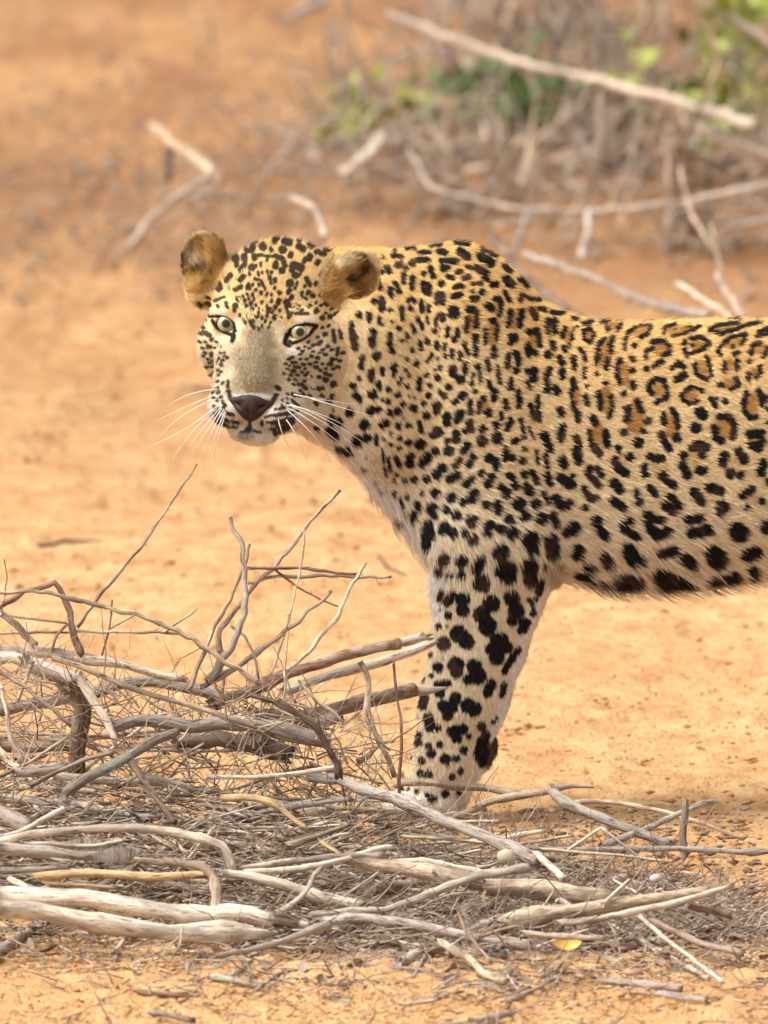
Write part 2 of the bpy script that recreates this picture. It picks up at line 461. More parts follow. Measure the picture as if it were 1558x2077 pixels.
T2 = """28 40,10 50,50;22 20,90 30,130;30 135,110 145,150;34 120,235 190,280;20 205,220;22 35,210 40,280;28 230,50 250,120;26 350,20 390,70;22 440,10;28 520,30;28 600,90;28 495,110 510,160 570,200;26 320,170 320,210;24 320,210 380,285;24 370,170 400,210
24 280,310 330,380 360,370;30 340,375;26 285,430;32 80,370 130,430 180,410;18 10,330 30,390;24 60,480 90,560;16 5,520;34 490,270 530,310;30 480,390 540,430;18 640,310 640,360;26 660,400;28 740,85;28 770,100 820,100;26 700,150 700,210
34 830,220;28 860,260 900,280;26 735,300 770,340;28 660,5;26 850,10 870,30;30 1030,20 1110,20;26 1100,80;28 970,80;28 960,140 1000,220;30 1080,185 1110,185;34 1250,80 1240,130;30 1350,50 1390,110;36 1290,200;30 1360,210;28 1470,10 1490,30;30 1520,130 1500,200;26 1550,260
34 1150,300 1220,320;30 1040,330 1090,400;44 1230,430;30 1220,470;26 880,360 940,420;32 840,420 890,460;28 1370,350 1440,310;26 1400,430;26 1510,390;38 370,530;30 390,590 430,630;30 550,560 590,530;32 560,580;26 600,610 640,630
34 720,500 740,580;24 780,520 820,525;34 780,620 850,600;28 1000,520 1080,510;36 1020,610 1130,590;56 1340,600 1350,610;44 1540,570;38 210,570 170,600;36 240,720 230,760;34 420,770 450,820;46 590,730 620,790;26 690,800
32 820,750 900,730;36 980,790 1020,820;60 1180,760 1200,780;38 1400,760 1470,740;30 1430,860 1440,890;24 290,840 340,850;24 230,905 300,900;28 330,950 420,960;30 500,980 560,990;40 520,920 640,930;50 800,900 880,930;40 950,950 1000,990;40 820,980;44 1160,950 1280,920;36 1300,900
44 60,715 50,660;14 130,840"""
F2 = "550,110,40,50 800,180,60,80 1040,100,50,70 1310,130,50,50 1130,380,60,50 1430,380,50,40 160,200,40,30"
T3 = """12 350,140;14 340,175 410,180;10 430,130 500,128;10 600,110 680,100;14 520,155 600,150;18 520,205 590,205;18 670,145 720,155;10 780,85 880,95;18 690,210 790,215;24 820,140 870,180;28 970,180 1040,230;10 970,125 1080,180;18 1140,245 1180,285;26 1150,340 1190,380;20 1250,340 1300,380
24 380,240;18 430,260;24 480,225;14 400,220;14 270,190;22 610,265;20 700,260 730,255;18 560,300;20 630,320;18 800,290 830,285;18 740,325 770,335;20 850,335 880,325;24 690,375;14 870,250 930,270;22 940,260 1010,300;16 990,335 1020,345;14 910,375 970,375;18 1050,385 1080,375
16 780,400 810,385 840,400;20 780,465 820,455;14 910,430;22 980,430;20 910,480 940,480;14 270,290;18 300,260 315,290;18 415,310 415,360;18 480,330 475,400;10 460,380;18 360,370 385,430;18 315,410 330,460;18 240,360 250,400;20 200,390
16 550,370 600,380 605,450 570,430 550,400;18 660,450 660,510;18 700,450 700,510;24 1040,550 1020,530;16 1060,480 1100,480 1115,530 1100,590;18 205,500;22 260,490 265,550;16 450,490 480,480 500,500;18 465,550;16 320,560;18 400,550 405,620
18 545,500 550,560;14 600,530 600,570;20 760,560 800,560 800,600;24 760,590;16 680,590 700,600 700,630;16 655,620 650,660;22 880,555 920,560;16 870,620 865,710;16 940,590 940,680;18 1180,570 1170,620 1165,680;20 1260,570 1260,620 1245,670
16 1140,440 1180,500;18 1250,490;14 1350,480 1390,490;20 1330,560 1370,620;14 1380,550 1430,560;14 1480,580 1550,590;12 1260,450 1330,490;16 170,590 175,640;10 105,580 110,610;22 50,740 70,830;16 45,660 40,740;18 190,710;18 185,760 190,810;12 210,720 205,780
10 240,620 240,660;14 265,665;18 520,630;14 480,670 495,720;14 545,660 550,690;12 585,610 590,650;16 320,730 315,800;20 330,850;10 335,650;18 380,690;20 640,710;8 680,690;16 735,690 730,740;16 800,700 800,740;22 780,770
13 1005,700 1000,800;20 1060,640;15 1085,670 1080,780;20 1065,830 1065,890;12 1040,640;18 930,750 930,800;18 930,830 935,880;16 855,800 880,870;16 1215,740 1220,780;20 1180,750 1185,790;22 1320,720 1370,710;14 1380,740 1395,820;22 1310,820 1320,880;20 1360,870
20 1450,640 1500,650;14 1440,680 1460,730;16 1500,690 1480,720;22 1480,800 1490,830;26 1450,880;10 440,730 440,780;14 405,780;16 480,850;16 535,790 545,840;14 585,770 590,800;16 655,800 665,830;8 675,750;12 715,800 710,850;16 765,850 765,890;14 720,890;16 825,870 825,910
10 400,880;14 440,915;20 510,945;14 620,880 590,930;10 665,910;28 225,890;16 125,890 110,970;20 1165,890 1165,970;20 1220,870 1235,930 1225,1000;18 1020,920 1025,980;20 860,950 860,1000;14 360,960 345,1030;14 265,980 260,1020;20 185,1000 185,1060
12 430,990;12 455,1030;12 400,1050 380,1090;20 440,1110;16 530,1060 530,1110;18 585,1025;16 680,970;12 645,990;22 660,1045;14 605,1100;28 740,1110;24 770,980 775,1020;28 825,1060;20 950,970;12 965,1010 965,1080;12 915,1020 905,1100
14 1090,970 1105,1080;18 1030,1080 1040,1120;28 1350,1000;26 1350,1050;18 1310,1000;18 1460,990 1440,1060 1450,1110;22 1510,1110;18 1185,1060 1190,1120;14 1300,1080 1320,1120;14 1235,1110;20 1545,1000;20 1540,930;16 1550,750
20 235,1085;18 60,1100;16 95,1050;12 315,1120"""
F3 = "585,400,25,40 680,480,10,30 1070,540,30,40 1210,640,25,70 905,640,25,70 1045,740,25,80 1350,790,40,60 1480,680,30,30 850,500,10,10"
T4 = """28 240,60;16 345,30;18 410,65;16 470,10;12 305,95;15 345,110;9 480,75;9 520,85;20 610,70;16 550,20;18 130,65 160,90;18 90,165;26 235,170;20 280,160;15 440,125;18 360,185;20 405,175;22 510,150;18 580,120
10 450,215;17 480,265;22 600,205;26 670,140;18 665,180;20 415,270;30 190,260;22 310,260 330,250;15 550,250 565,305;12 360,315;17 420,350;32 670,310;24 640,330;19 475,375;14 420,415;12 265,330 268,390;12 360,390;10 320,360;30 560,390
30 150,360;22 70,420 90,440;24 10,240;16 10,320;22 1450,30;24 1390,30;20 745,15;20 720,70;16 690,50;20 790,110;24 835,70;26 820,190;22 800,230;22 735,200 735,250;16 915,40;18 885,110 890,180;20 970,90;14 945,120 940,180;24 1005,185
22 885,250 890,290;20 855,300;24 790,320 795,360;20 735,370;28 745,430;24 965,290;30 965,370;22 1055,270;32 1060,350;22 865,400 840,430;22 660,435;26 490,470;26 485,515;30 600,480;26 570,510;20 900,470;24 880,520;18 820,490 790,530
26 1010,480;22 1050,500 1055,540;20 1040,40 1040,90;18 1115,110 1125,150;15 1085,190 1090,220;18 1150,230 1130,290;18 1150,20;17 1200,40 1205,140;14 1275,20;15 1280,130 1300,220;16 1330,80 1340,230;13 1215,230 1240,350;9 1270,280 1300,350
22 1180,370;26 1480,150;19 1420,160 1420,260;24 1500,270 1480,360;22 1370,330 1410,420;18 1115,420 1115,490;20 1155,480;16 1240,420;20 1230,500;13 1320,440 1330,520;13 1380,460 1390,540;28 1495,510;30 1490,620 1540,670
16 400,480 420,530;8 310,430 320,500;9 345,470 360,560;10 320,540 330,600;12 400,590;14 385,630;15 460,630;22 520,620;22 600,615;26 700,545;28 665,590;24 750,620 800,595;22 890,620 860,650;22 960,580;28 1020,610;28 1000,650
18 1130,590 1160,600 1180,670;20 1240,590;17 1290,570 1320,640;26 1250,670 1275,700;20 1390,590 1405,650;20 1085,670;30 1120,710;14 1360,700 1390,770;26 1440,740;30 1500,790;26 910,710 900,750;24 845,770;30 760,740;28 660,705;16 570,710
16 390,710;13 430,750;15 470,730;14 440,790;18 540,780 555,820;32 635,810;20 650,860;24 730,820;28 795,855;26 985,790;24 1055,780 1060,830;36 1200,780;30 1240,860;28 1310,780;34 1350,880;22 1430,860 1440,910;28 1135,880;28 1090,945;36 1160,970
34 895,895;24 850,970;34 900,1010;32 1010,920;26 995,970;36 720,940;30 770,970;20 515,840 520,880;22 600,930 630,990;22 590,1000 600,1040;14 460,850;44 1280,1020;28 1300,1080;38 1410,1020;38 1420,1090;42 1070,1100"""
T4G = "26 180,550;14 195,470;16 260,505;18 265,570;20 260,640;12 330,680;26 390,890 430,900;16 120,600;18 250,740;14 300,700"
F4 = "985,150,25,40 960,330,20,20 1240,640,20,30 1300,200,15,60 1160,640,10,30"
T5 = """16 1035,330 1020,380;14 1003,425;16 988,500;18 960,545 940,590;14 912,690 880,745;15 850,780 838,810;14 838,880 826,930;10 800,1050;14 1050,250;12 985,450;24 430,50 430,140;22 440,30 455,90;36 540,60;24 570,80;22 630,75;30 665,20;26 670,110;26 745,50 740,90;24 820,55;36 870,70;30 1020,10;24 940,5;30 860,10;42 970,110;30 985,160;34 1080,120;32 1085,180
30 520,210;18 490,260 500,285;14 540,300 560,290;30 615,220;22 612,290;24 715,210 690,265;38 815,175;50 845,270;36 860,300;42 970,250;34 975,320;40 720,335;18 1025,340 1015,390;12 515,380 500,430;24 560,400 545,440;34 620,430;30 620,485;18 545,510;7 505,480
40 770,450;40 720,510;42 750,570;38 880,420;38 900,490;26 880,540;13 970,430;9 990,480;26 940,550;20 925,590;16 495,570;8 540,570;40 600,610;36 640,650;32 520,660;44 810,650;36 800,730;30 850,680;28 770,690
12 455,720;24 490,790;15 460,830;36 585,770;30 590,805;34 680,780;40 700,830;24 650,850;16 880,730 840,800;22 770,870 750,920;10 830,885;16 410,850;20 490,880 540,870;24 500,920;22 420,950 410,990;28 580,950;28 560,1000 520,990;24 540,1040
36 650,990;34 680,1010;12 375,1040;24 440,1050 450,1100;18 490,1105;24 560,1120 620,1110;24 590,1160;22 720,1100;12 780,1075;12 650,1150;18 390,1140;20 385,1180;18 440,1200;22 455,1240;16 500,1190;26 530,1270;18 585,1265;20 625,1225
14 345,1260;18 405,1275;14 320,1330;20 400,1345;20 440,1350;16 565,1365;16 605,1335;22 460,1480;16 440,1460;20 525,1450;26 725,1170 700,1250;22 740,1140;20 735,1230 720,1290
14 330,1430;14 380,1440;12 300,1470;12 350,1510;14 600,1450"""
NH = "30 1080,1225;24 1060,1190;28 1100,1280 1140,1290;26 1080,1340 1120,1370;34 1260,1410;28 1320,1390;26 1185,1465;20 1135,1455;28 1210,1230;28 1350,1220;22 1300,1310;18 1000,1330;26 1235,760;20 1290,900;18 1230,1060;22 1345,980;18 1415,960;20 1380,880;16 1400,1080;16 1480,950;18 1270,620"
TH_ = """12 660,135 690,130;16 740,150;12 760,130;14 590,165 620,158;12 515,195;22 665,190;16 600,195;18 800,160 830,165;11 860,125 940,130;14 895,145;22 790,208;11 720,215 715,200;16 890,190 920,205;24 970,180;24 1040,170 1070,200;14 1010,160;24 1150,180
14 1000,225 1050,240;16 960,255;13 930,275;13 560,215 600,215;15 610,255;10 610,250 650,240 700,250 750,245;14 750,250 790,265 805,310;22 490,265;17 550,260;13 500,300;15 550,300 520,340;17 460,370 440,405;18 540,375 520,400;20 595,320
17 745,305;21 785,340;24 860,310;24 870,370;19 850,340;24 900,320;14 840,240;8 650,290 650,310;7 635,350 640,370;7 660,350;7 690,340 695,360;9 615,390 650,400 670,440;11 710,385;14 740,400;11 715,415
26 835,420;15 940,390 960,430;17 830,470;15 845,510;18 770,480;22 390,455;15 395,430;14 345,440;9 410,370;14 490,460 530,440;16 575,440;8 450,455;9 620,460;10 655,480;9 690,490;9 600,490;9 565,490;7 720,490
18 980,500;13 950,480;11 1030,490;10 912,480;7 905,500 940,520;20 490,560;18 510,520;12 485,590;10 430,540 440,570;9 360,530 420,505;9 380,565;15 320,550;9 320,510;15 275,550;11 550,530;12 590,545;11 560,560;16 600,590;12 555,620;7 640,580;7 660,590;14 700,590;12 745,570;16 765,535;14 630,620;8 640,600
22 815,540 835,600;13 830,630;14 740,635;9 710,670;9 680,660;8 690,625;12 585,665;10 600,690;9 555,670;8 640,710;9 870,560;10 890,570;10 870,610 950,610;10 912,590;12 960,560;11 1005,600;18 1065,550;18 1040,640;20 1090,635;16 1130,615;12 1000,590
13 1060,740;13 1110,720 1115,790;13 1150,720 1160,760;11 1075,820;11 985,810;9 960,830;9 915,850;9 940,900;11 1020,800;11 1140,830 1130,870;11 1170,860;13 1100,900 1095,930;11 1060,870;11 1010,890;11 1140,950;8 1020,860
9 850,890;9 870,920;11 890,950;11 920,930;10 830,900;9 860,970;8 820,960;9 840,1000;9 880,1000;9 870,1030;9 910,980;10 950,980 930,1000;9 960,930;11 1000,950;11 970,1010 960,1040;15 1060,1030;11 1020,1010;15 1010,1085;22 1110,1060;20 1240,1060;13 930,1080;9 910,1060;9 900,1100;11 1060,990
18 1100,1135;22 1240,1130;15 1080,1170;11 1000,1180;11 375,1085;9 385,1110;10 350,1140 375,1160;9 410,1170 430,1190;10 360,1200 400,1230 470,1250;12 370,1240;17 390,1280;9 400,1290 460,1330;7 470,1290 510,1300
12 860,1125;7 820,1120;7 820,1150;12 870,1180;10 835,1190;9 785,1195;7 745,1215;8 680,1265 780,1250 850,1245;12 720,1305 800,1300;18 800,1330 850,1290;10 660,1300;22 780,1350;16 740,1360
15 320,745;13 300,730;13 325,820;15 350,870;8 345,770;11 275,670;11 272,740;9 268,790;9 290,880;9 330,920;8 390,890 370,920;7 420,860;9 350,910;7 440,890;7 380,970;9 360,930;7 400,930;9 445,1040 445,1080;14 760,1080
7 585,1290 583,1335;7 583,1340 555,1358 528,1362;7 585,1340 620,1360 655,1360;20 575,1345"""
TH2 = """
14 1010,290;12 1030,360;13 1000,420;11 1060,440;13 1080,480;12 1100,540;12 1130,480;12 380,380;12 410,320;12 440,270;11 370,430
9 300,860;8 318,900;9 345,945;8 365,900;8 372,865;8 395,860;9 410,905;7 405,940;8 360,980;8 385,1000;7 420,880;9 290,700;9 300,650;10 300,600;9 340,780;8 370,790;8 390,820;8 365,830;8 300,790;8 285,830;9 310,950;8 335,1000;7 400,980;8 380,1040;8 410,1050
9 660,540;8 690,560;8 620,560;8 575,520;8 610,520;8 720,530;9 740,450;8 680,455;8 640,430;8 600,430;9 580,360;9 620,310;9 690,270;9 720,350;8 560,450;8 540,500;8 520,620;8 540,650;8 570,630;8 600,660;8 660,690;8 660,640;8 700,700;8 610,700;8 725,600;8 770,590;8 780,640
9 880,420;9 920,330;9 900,360;9 930,440;9 870,450;9 1000,540;9 1030,560;9 1060,610;10 1100,580;10 1120,660;9 1080,690;9 1150,680;9 1040,700;9 1010,760;9 1030,790;9 950,790;8 930,820;8 890,830;8 980,850;9 1040,840;9 1100,840;9 1120,900;10 1150,910;9 1080,930;9 1040,930;9 1000,920;8 970,880;8 900,870;8 900,900;8 930,960;8 870,950;9 1030,970;9 1110,960;9 1090,1000
9 1060,960;8 850,920;8 830,940;8 850,980;8 810,930;8 800,990;8 830,1030;8 860,1060;8 890,1060;8 930,1040;9 950,1060;8 890,1130;8 920,1120;9 980,1080;9 1040,1080;9 960,1130;9 1040,1130
12 447,1100 462,1152;13 748,1128 728,1168;7 352,1195 400,1225 480,1252;7 355,1238 400,1265 450,1288;6 420,1318 500,1330;7 690,1262 780,1244 885,1225;6 690,1298 780,1286 870,1262;7 710,1338 790,1322 850,1300;10 760,1366 830,1330;6 840,1205 890,1190;8 770,1215 800,1205
8 820,1180;8 790,1160;8 850,1160;8 400,1140;8 350,1110;8 420,1200
"""
RIM = """10 325,630 380,628 440,640 478,670 488,715;14 488,720 482,765 470,785;12 345,655 375,700 415,725 455,742;9 470,740 470,790;12 470,750
12 1005,688 940,676 885,690 840,715 812,760;17 820,745 802,790;14 805,800 830,815;12 990,700 960,745 900,782 850,800;14 835,790;10 1000,700"""
sdk = np.full((CH, CW), 99, np.float32)         # dark body marks
sdb = np.full((CH, CW), 99, np.float32)         # tawny rosette centres
sdg = np.full((CH, CW), 99, np.float32)         # faint grey marks on the white chest
sdh = np.full((CH, CW), 99, np.float32)         # head marks
sdr = np.full((CH, CW), 99, np.float32)         # eye rims
q1 = (1120, 620, 3.557); q2 = (1100, 900, 3.4017); q3 = (700, 470, 3.541); q4 = (680, 780, 3.2458); q5 = (700, 1050, 2.5967); qh = (320, 440, 3.116)
for s, q, lim in ((T1, q1, None), (T2, q2, 1110), (T3, q3, None), (T4, q4, None), (T5, q5, None)):
    st = parse(s, *q, pad=1.22)
    if s is T3 or s is T4: st = [(r_ * 1.09, p_) for r_, p_ in st]
    if s is T2: st = [(r_ * (1.0 if p_[0][1] > 1040 else .94), p_) for r_, p_ in st]
    if s is T1: st = [k for k in st if k[1][0][1] < 905]
    if s is T2: st = [k for k in st if k[1][0][0] > 1115 and (k[1][0][1] > 902)]
    if s is T3: st = [k for k in st if k[1][0][1] < 782 and k[1][0][0] < 1122 or k[1][0][1] < 640]
    if s is T4: st = [k for k in st if k[1][0][0] < 1112 and 780 <= k[1][0][1] < 1085]
    if s is T5: st = [k for k in st if k[1][0][1] > 1084 or (k[1][0][0] < 880 and k[1][0][1] > 1060)]
    paint_sd(sdk, st)
paint_sd(sdk, parse(NH, *qh, pad=1.2))
paint_sd(sdg, parse(T4G, *q4))
def radial(p_, r_):
    if len(p_) > 1 or r_ > 5.5: return p_
    x, y = p_[0]; dx, dy = x - 519, y - 730; L = math.hypot(dx, dy) + 1e-6; e = r_ * .45 + .4
    return [(x - dx / L * e, y - dy / L * e), (x + dx / L * e, y + dy / L * e)]
paint_sd(sdh, [(max(r_ * (1.32 if p_[0][1] < 545 and r_ > 3.4 else 1.12), r_ * .85 + 1.05), radial(p_, r_)) for r_, p_ in parse(TH_ + TH2, *qh)])
paint_sd(sdr, parse(RIM, *qh, pad=.95))
for s, q in ((F1, q1), (F2, q2), (F3, q3), (F4, q4)):
    fl = []
    for e in s.split():
        x, y, rx, ry = [float(v) for v in e.split(',')]
        if rx > ry: fl.append(f"{ry} {x-rx+ry},{y} {x+rx-ry},{y}")
        else: fl.append(f"{rx} {x},{y-ry+rx} {x},{y+ry-rx}")
    paint_sd(sdb, parse(';'.join(fl), *q))
# beyond the frame: rosettes carried on over the flank, solid blotches down the hind legs, rings on the tail
r2 = np.random.RandomState(5)
gx = 1572
while gx < 2560:
    gy = 668 + r2.uniform(-6, 10)
    while gy < 1640:
        x, y = gx + r2.uniform(-12, 12) + (gy * .35) % 40, gy + r2.uniform(-9, 9)
        if y < 1010:
            R = r2.uniform(11, 17); st = r2.uniform(0, 6.28); nseg = r2.randint(3, 5)
            for kx in range(nseg):
                t0 = st + kx * 6.28 / nseg; t1 = t0 + 6.28 / nseg * r2.uniform(.5, .8)
                paint_sd(sdk, [(r2.uniform(4, 6.5), [(x + R * 1.1 * math.cos(t), y + R * math.sin(t)) for t in np.linspace(t0, t1, 4)])])
            paint_sd(sdb, [(R * .7, [(x, y)])]); gy += r2.uniform(42, 54)
        else:
            paint_sd(sdk, [(r2.uniform(8, 13), [(x, y), (x + r2.uniform(-12, 12), y + r2.uniform(-8, 12))])]); gy += 40
    gx += 47
for x in range(2600, 3060, 70): paint_sd(sdk, [(14, [(x, 900 + r2.uniform(0, 60)), (x + 10, 1500)])])

def bil(cv, x, y):
    x = np.clip(x, 0, CW - 2); y = np.clip(y, 0, CH - 2); i = x.astype(int); j = y.astype(int); fx = x - i; fy = y - j
    return (cv[j, i] * (1 - fx) + cv[j, i + 1] * fx) * (1 - fy) + (cv[j + 1, i] * (1 - fx) + cv[j + 1, i + 1] * fx) * fy
def sst(a, b, x):
    t = np.clip((x - a) / (b - a), 0, 1); return t * t * (3 - 2 * t)
def seg(x, y, pts):
    d = np.full(len(x), 1e9)
    for (xa, ya), (xb, yb) in zip(pts, pts[1:]):
        dx, dy = xb - xa, yb - ya; t = np.clip(((x - xa) * dx + (y - ya) * dy) / (dx * dx + dy * dy), 0, 1)
        d = np.minimum(d, np.hypot(x - xa - t * dx, y - ya - t * dy))
    return d
def lerp(a, b, t): return a + (np.array(b) - a) * t[:, None]
GOLD = (.72, .47, .18); TAN = (.73, .56, .31); CREAM = (.75, .63, .44); WHITE = (.80, .73, .65); DARK = (.013, .011, .012); FILL = (.44, .225, .06)
def coat(p, head, nrm):
    """base colour of the coat at world points p"""
    q = p.copy(); fl = (~head) & (q[:, 1] > 0); q[fl, 1] *= -1       # the far flank mirrors the near one
    x, y = project(q)
    n1 = fbm(p * 90, 3); n2 = vnoise(p * 420 + 3)
    # ---- body
    top = smooth_interp(np.clip(x, 620, 2450), ST[:, 0], ST[:, 1]); bot = smooth_interp(np.clip(x, 620, 2450), ST[:, 0], ST[:, 2])
    t = np.clip((y - top) / (bot - top), 0, 1.6)
    c = np.tile(np.array(GOLD), (len(p), 1))
    c = lerp(c, TAN, sst(.05, .42, t + n1 * .06)); c = lerp(c, CREAM, sst(.45, .9, t + n1 * .06))
    c = lerp(c, WHITE, sst(.92, 1.06, t + n1 * .05) * (x > 1110))
    fr = seg(x, y, [(640, 870), (690, 905), (740, 985), (800, 1060), (850, 1120), (880, 1185), (886, 1250)])
    c = lerp(c, WHITE, sst(50, 26, fr + n1 * 14) * (x < 1000))
    leg = (y > 1090) & (x < 1135)
    lc = np.tile(np.array((.76, .64, .45)), (len(p), 1))
    back = seg(x, y, [(1108, 1150), (1095, 1200), (1062, 1300), (1030, 1400), (1000, 1500), (970, 1580), (958, 1650)])
    lc = lerp(lc, (.82, .76, .69), sst(20, 8, back + n1 * 8) * (y > 1190))
    frt = seg(x, y, [(882, 1180), (880, 1240)]); lc = lerp(lc, (.8, .76, .7), sst(34, 16, frt + n1 * 8))
    lc = lerp(lc, (.78, .70, .58), sst(1540, 1620, y))
    c = np.where(leg[:, None], lerp(c, (0, 0, 0), np.zeros(len(p))) * (1 - sst(1090, 1150, y))[:, None] + lc * sst(1090, 1150, y)[:, None], c)
    fill = sst(3, -4, bil(sdb, x, y) + n2 * 2) * (1 - .75 * sst(880, 960, y) * 1.0)
    c = lerp(c, FILL, fill * .95)
    g = sst(2, -6, bil(sdg, x, y) + n2 * 2); c = lerp(c, (.10, .08, .07), g * .85)
    d = sst(1.6, -1.4, bil(sdk, x, y) + n2 * 1.6 + n1 * .8)
    bumpd = np.hypot((x - 990) / 26, (y - 1530) / 30); c = lerp(c, (.10, .06, .04), sst(1.2, .7, bumpd) * (y > 1440))
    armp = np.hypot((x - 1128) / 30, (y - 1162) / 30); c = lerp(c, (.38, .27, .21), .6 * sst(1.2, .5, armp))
    far = (p[:, 1] > 0.005) & leg
    d = np.where((nrm[:, 2] < -.9) & (p[:, 1] > -.03), d * .3, d)
    dk = np.array(DARK) * (1 + .6 * n2[:, None])
    brownspot = sst(.1, .6, fbm(p * 60 + 9, 2))[:, None] * np.array((.05, .022, .012))
    c = c * (1 - d[:, None]) + (dk + brownspot) * d[:, None]
    # ---- head
    if head.any():
        hq = (p - HO) @ HM.T / px_
        a, b, cc = hq.T
        X, Y = (x - 320) * 3.116, (y - 440) * 3.116
        h = np.tile(np.array((.68, .45, .185)), (len(p), 1))
        h = lerp(h, (.72, .52, .25), sst(260, 480, Y))
        h = lerp(h, (.57, .46, .30), sst(600, 860, Y + n1 * 40))
        h = lerp(h, (.68, .62, .52), sst(1060, 1240, Y))
        nb = np.minimum(np.hypot((X - 620) / 150, (Y - 960) / 190), np.hypot((X - 640) / 110, (Y - 790) / 130))
        h = lerp(h, (.25, .195, .115), .88 * sst(1.35, .55, nb + n1 * .16 + n2 * .05))
        for ex, ey, rx, ry, cl, st in ((405, 775, 46, 30, (.62, .53, .41), .8), (860, 850, 55, 28, (.74, .68, .58), 1), (370, 590, 75, 22, (.78, .70, .52), 1), (940, 650, 90, 22, (.78, .70, .55), 1),
                                       (505, 690, 26, 90, (.78, .68, .46), .8), (770, 720, 32, 90, (.72, .64, .48), .8), (595, 1134, 125, 22, (.80, .80, .75), 1), (440, 1000, 30, 90, (.58, .48, .33), .5),
                                       (600, 1415, 150, 50, (.80, .76, .70), 1), (560, 1385, 60, 22, (.20, .15, .12), .6), (1230, 640, 60, 60, (.62, .42, .20), .7)):
            h = lerp(h, cl, st * sst(1.25, .7, np.hypot((X - ex) / rx, (Y - ey) / ry) + n1 * .1))
        h = lerp(h, (.62, .45, .25), .85 * sst(1080, 1190, X) * (Y > 600))
        m = sst(1.8, -1.6, bil(sdh, x, y) + n2 * 1.5 + n1 * .5)
        thin = .95 + .05 * n2
        h = h * (1 - (m * thin)[:, None]) + (np.array((.02, .014, .012)) * (1 + .5 * n2[:, None])) * (m * thin)[:, None]
        r = sst(2.2, -1.5, bil(sdr, x, y) + n2 * .8); h = lerp(h, (.012, .009, .009), r)
        # side and back of the head, out of the picture: spots by distance field of a 3-D lattice
        hid = (nrm @ HC) < -.15
        vs = vnoise(p * 95 + 31) + .4 * vnoise(p * 190)
        h = np.where((hid & (b > -140) & (np.abs(a) > 60))[:, None], np.where((vs > .38)[:, None], np.array([[.02, .015, .012]]), np.array([[.66, .45, .2]])), h)
        # ears
        for s, (eX, eY) in ((-1, (255, 290)), (1, (1215, 350))):
            ea = a - (-155 if s < 0 else 156); eb = b - (144 if s < 0 else 140)
            rad = np.hypot(ea / 53, eb / 61) + .06 * n1
            on = (rad < 1.16) & (b > 78) & ((np.abs(ea) < 75)) & (cc > -120) & (s * a > 94)
            e = np.tile(np.array((.48, .27, .085)), (len(p), 1))
            inner = sst(.95, .72, np.hypot((ea) / 60, (eb - 4) / 68))
            e = lerp(e, (.07, .04, .02), sst(.3, .05, np.abs(rad - .95)) * sst(-10, 40, eb + n1 * 20) * .6)
            st_ = vnoise(np.stack([(X + Y * .5) / 9, (Y - X * .5) / 50, np.zeros(len(X))], 1)) * .28 + n1 * .12
            if s < 0:
                for cx, cy, rx, ry, cl in ((350, 260, 70, 120, (.50, .31, .11)), (150, 230, 60, 90, (.06, .038, .022)), (150, 350, 36, 60, (.05, .03, .02)), (275, 330, 75, 50, (.06, .035, .018)), (215, 200, 62, 46, (.40, .29, .15)), (235, 260, 55, 45, (.66, .53, .34)), (195, 425, 40, 60, (.50, .30, .10))):
                    e = lerp(e, cl, .95 * sst(1.3, .5, np.hypot((X - cx) / rx, (Y - cy) / ry) + st_))
            else:
                for cx, cy, rx, ry, cl in ((1060, 330, 90, 60, (.46, .26, .08)), (1320, 230, 90, 60, (.06, .038, .022)), (1215, 235, 80, 34, (.30, .18, .08)), (1205, 290, 60, 44, (.66, .53, .34)), (1300, 330, 46, 50, (.07, .04, .02)), (1220, 400, 60, 46, (.045, .03, .015)), (1275, 470, 60, 70, (.36, .17, .05)), (1370, 330, 26, 60, (.40, .24, .08))):
                    e = lerp(e, cl, .95 * sst(1.3, .5, np.hypot((X - cx) / rx, (Y - cy) / ry) + st_))
            e = lerp(e, (.58, .42, .24), .8 * sst(.13, .04, np.abs(rad - 1.0)) * sst(-50, 0, eb))
            backside = (nrm @ HC) < -.1
            e = np.where(backside[:, None], np.array([[.03, .022, .02]]), e)
            k_ = on.astype(float) * sst(1.16, 1.02, rad)
            h = h * (1 - k_[:, None]) + e * k_[:, None]
        c = np.where(head[:, None], h, c)
    c = c * (1 + .07 * n1 + .05 * n2)[:, None]
    return np.clip(c, .004, .9)
headmask = hdv > .5
BC = coat(BV, headmask, BN)
m_skin = NT("coat")
at = m_skin.n('ShaderNodeAttribute'); at.attribute_name = 'coat_colour'
m_skin.l(at.outputs['Color'], m_skin.b.inputs['Base Color'])
m_skin.b.inputs['Roughness'].default_value = .75; m_skin.b.inputs['Specular IOR Level'].default_value = .2
ca_ = me2.attributes.new('coat_colour', 'FLOAT_COLOR', 'POINT')
ca_.data.foreach_set('color', np.concatenate([BC, np.ones((n, 1))], 1).astype(np.float32).ravel())
me2.materials.clear(); me2.materials.append(m_skin.m)

leopard = bpy.data.objects.new("leopard", None); COL.objects.link(leopard)
leopard.empty_display_size = .2
tag(leopard, "spotted leopard standing side-on behind the brush pile, head turned to the viewer", "leopard")
skin_obj.name = "body"; skin_obj.parent = leopard

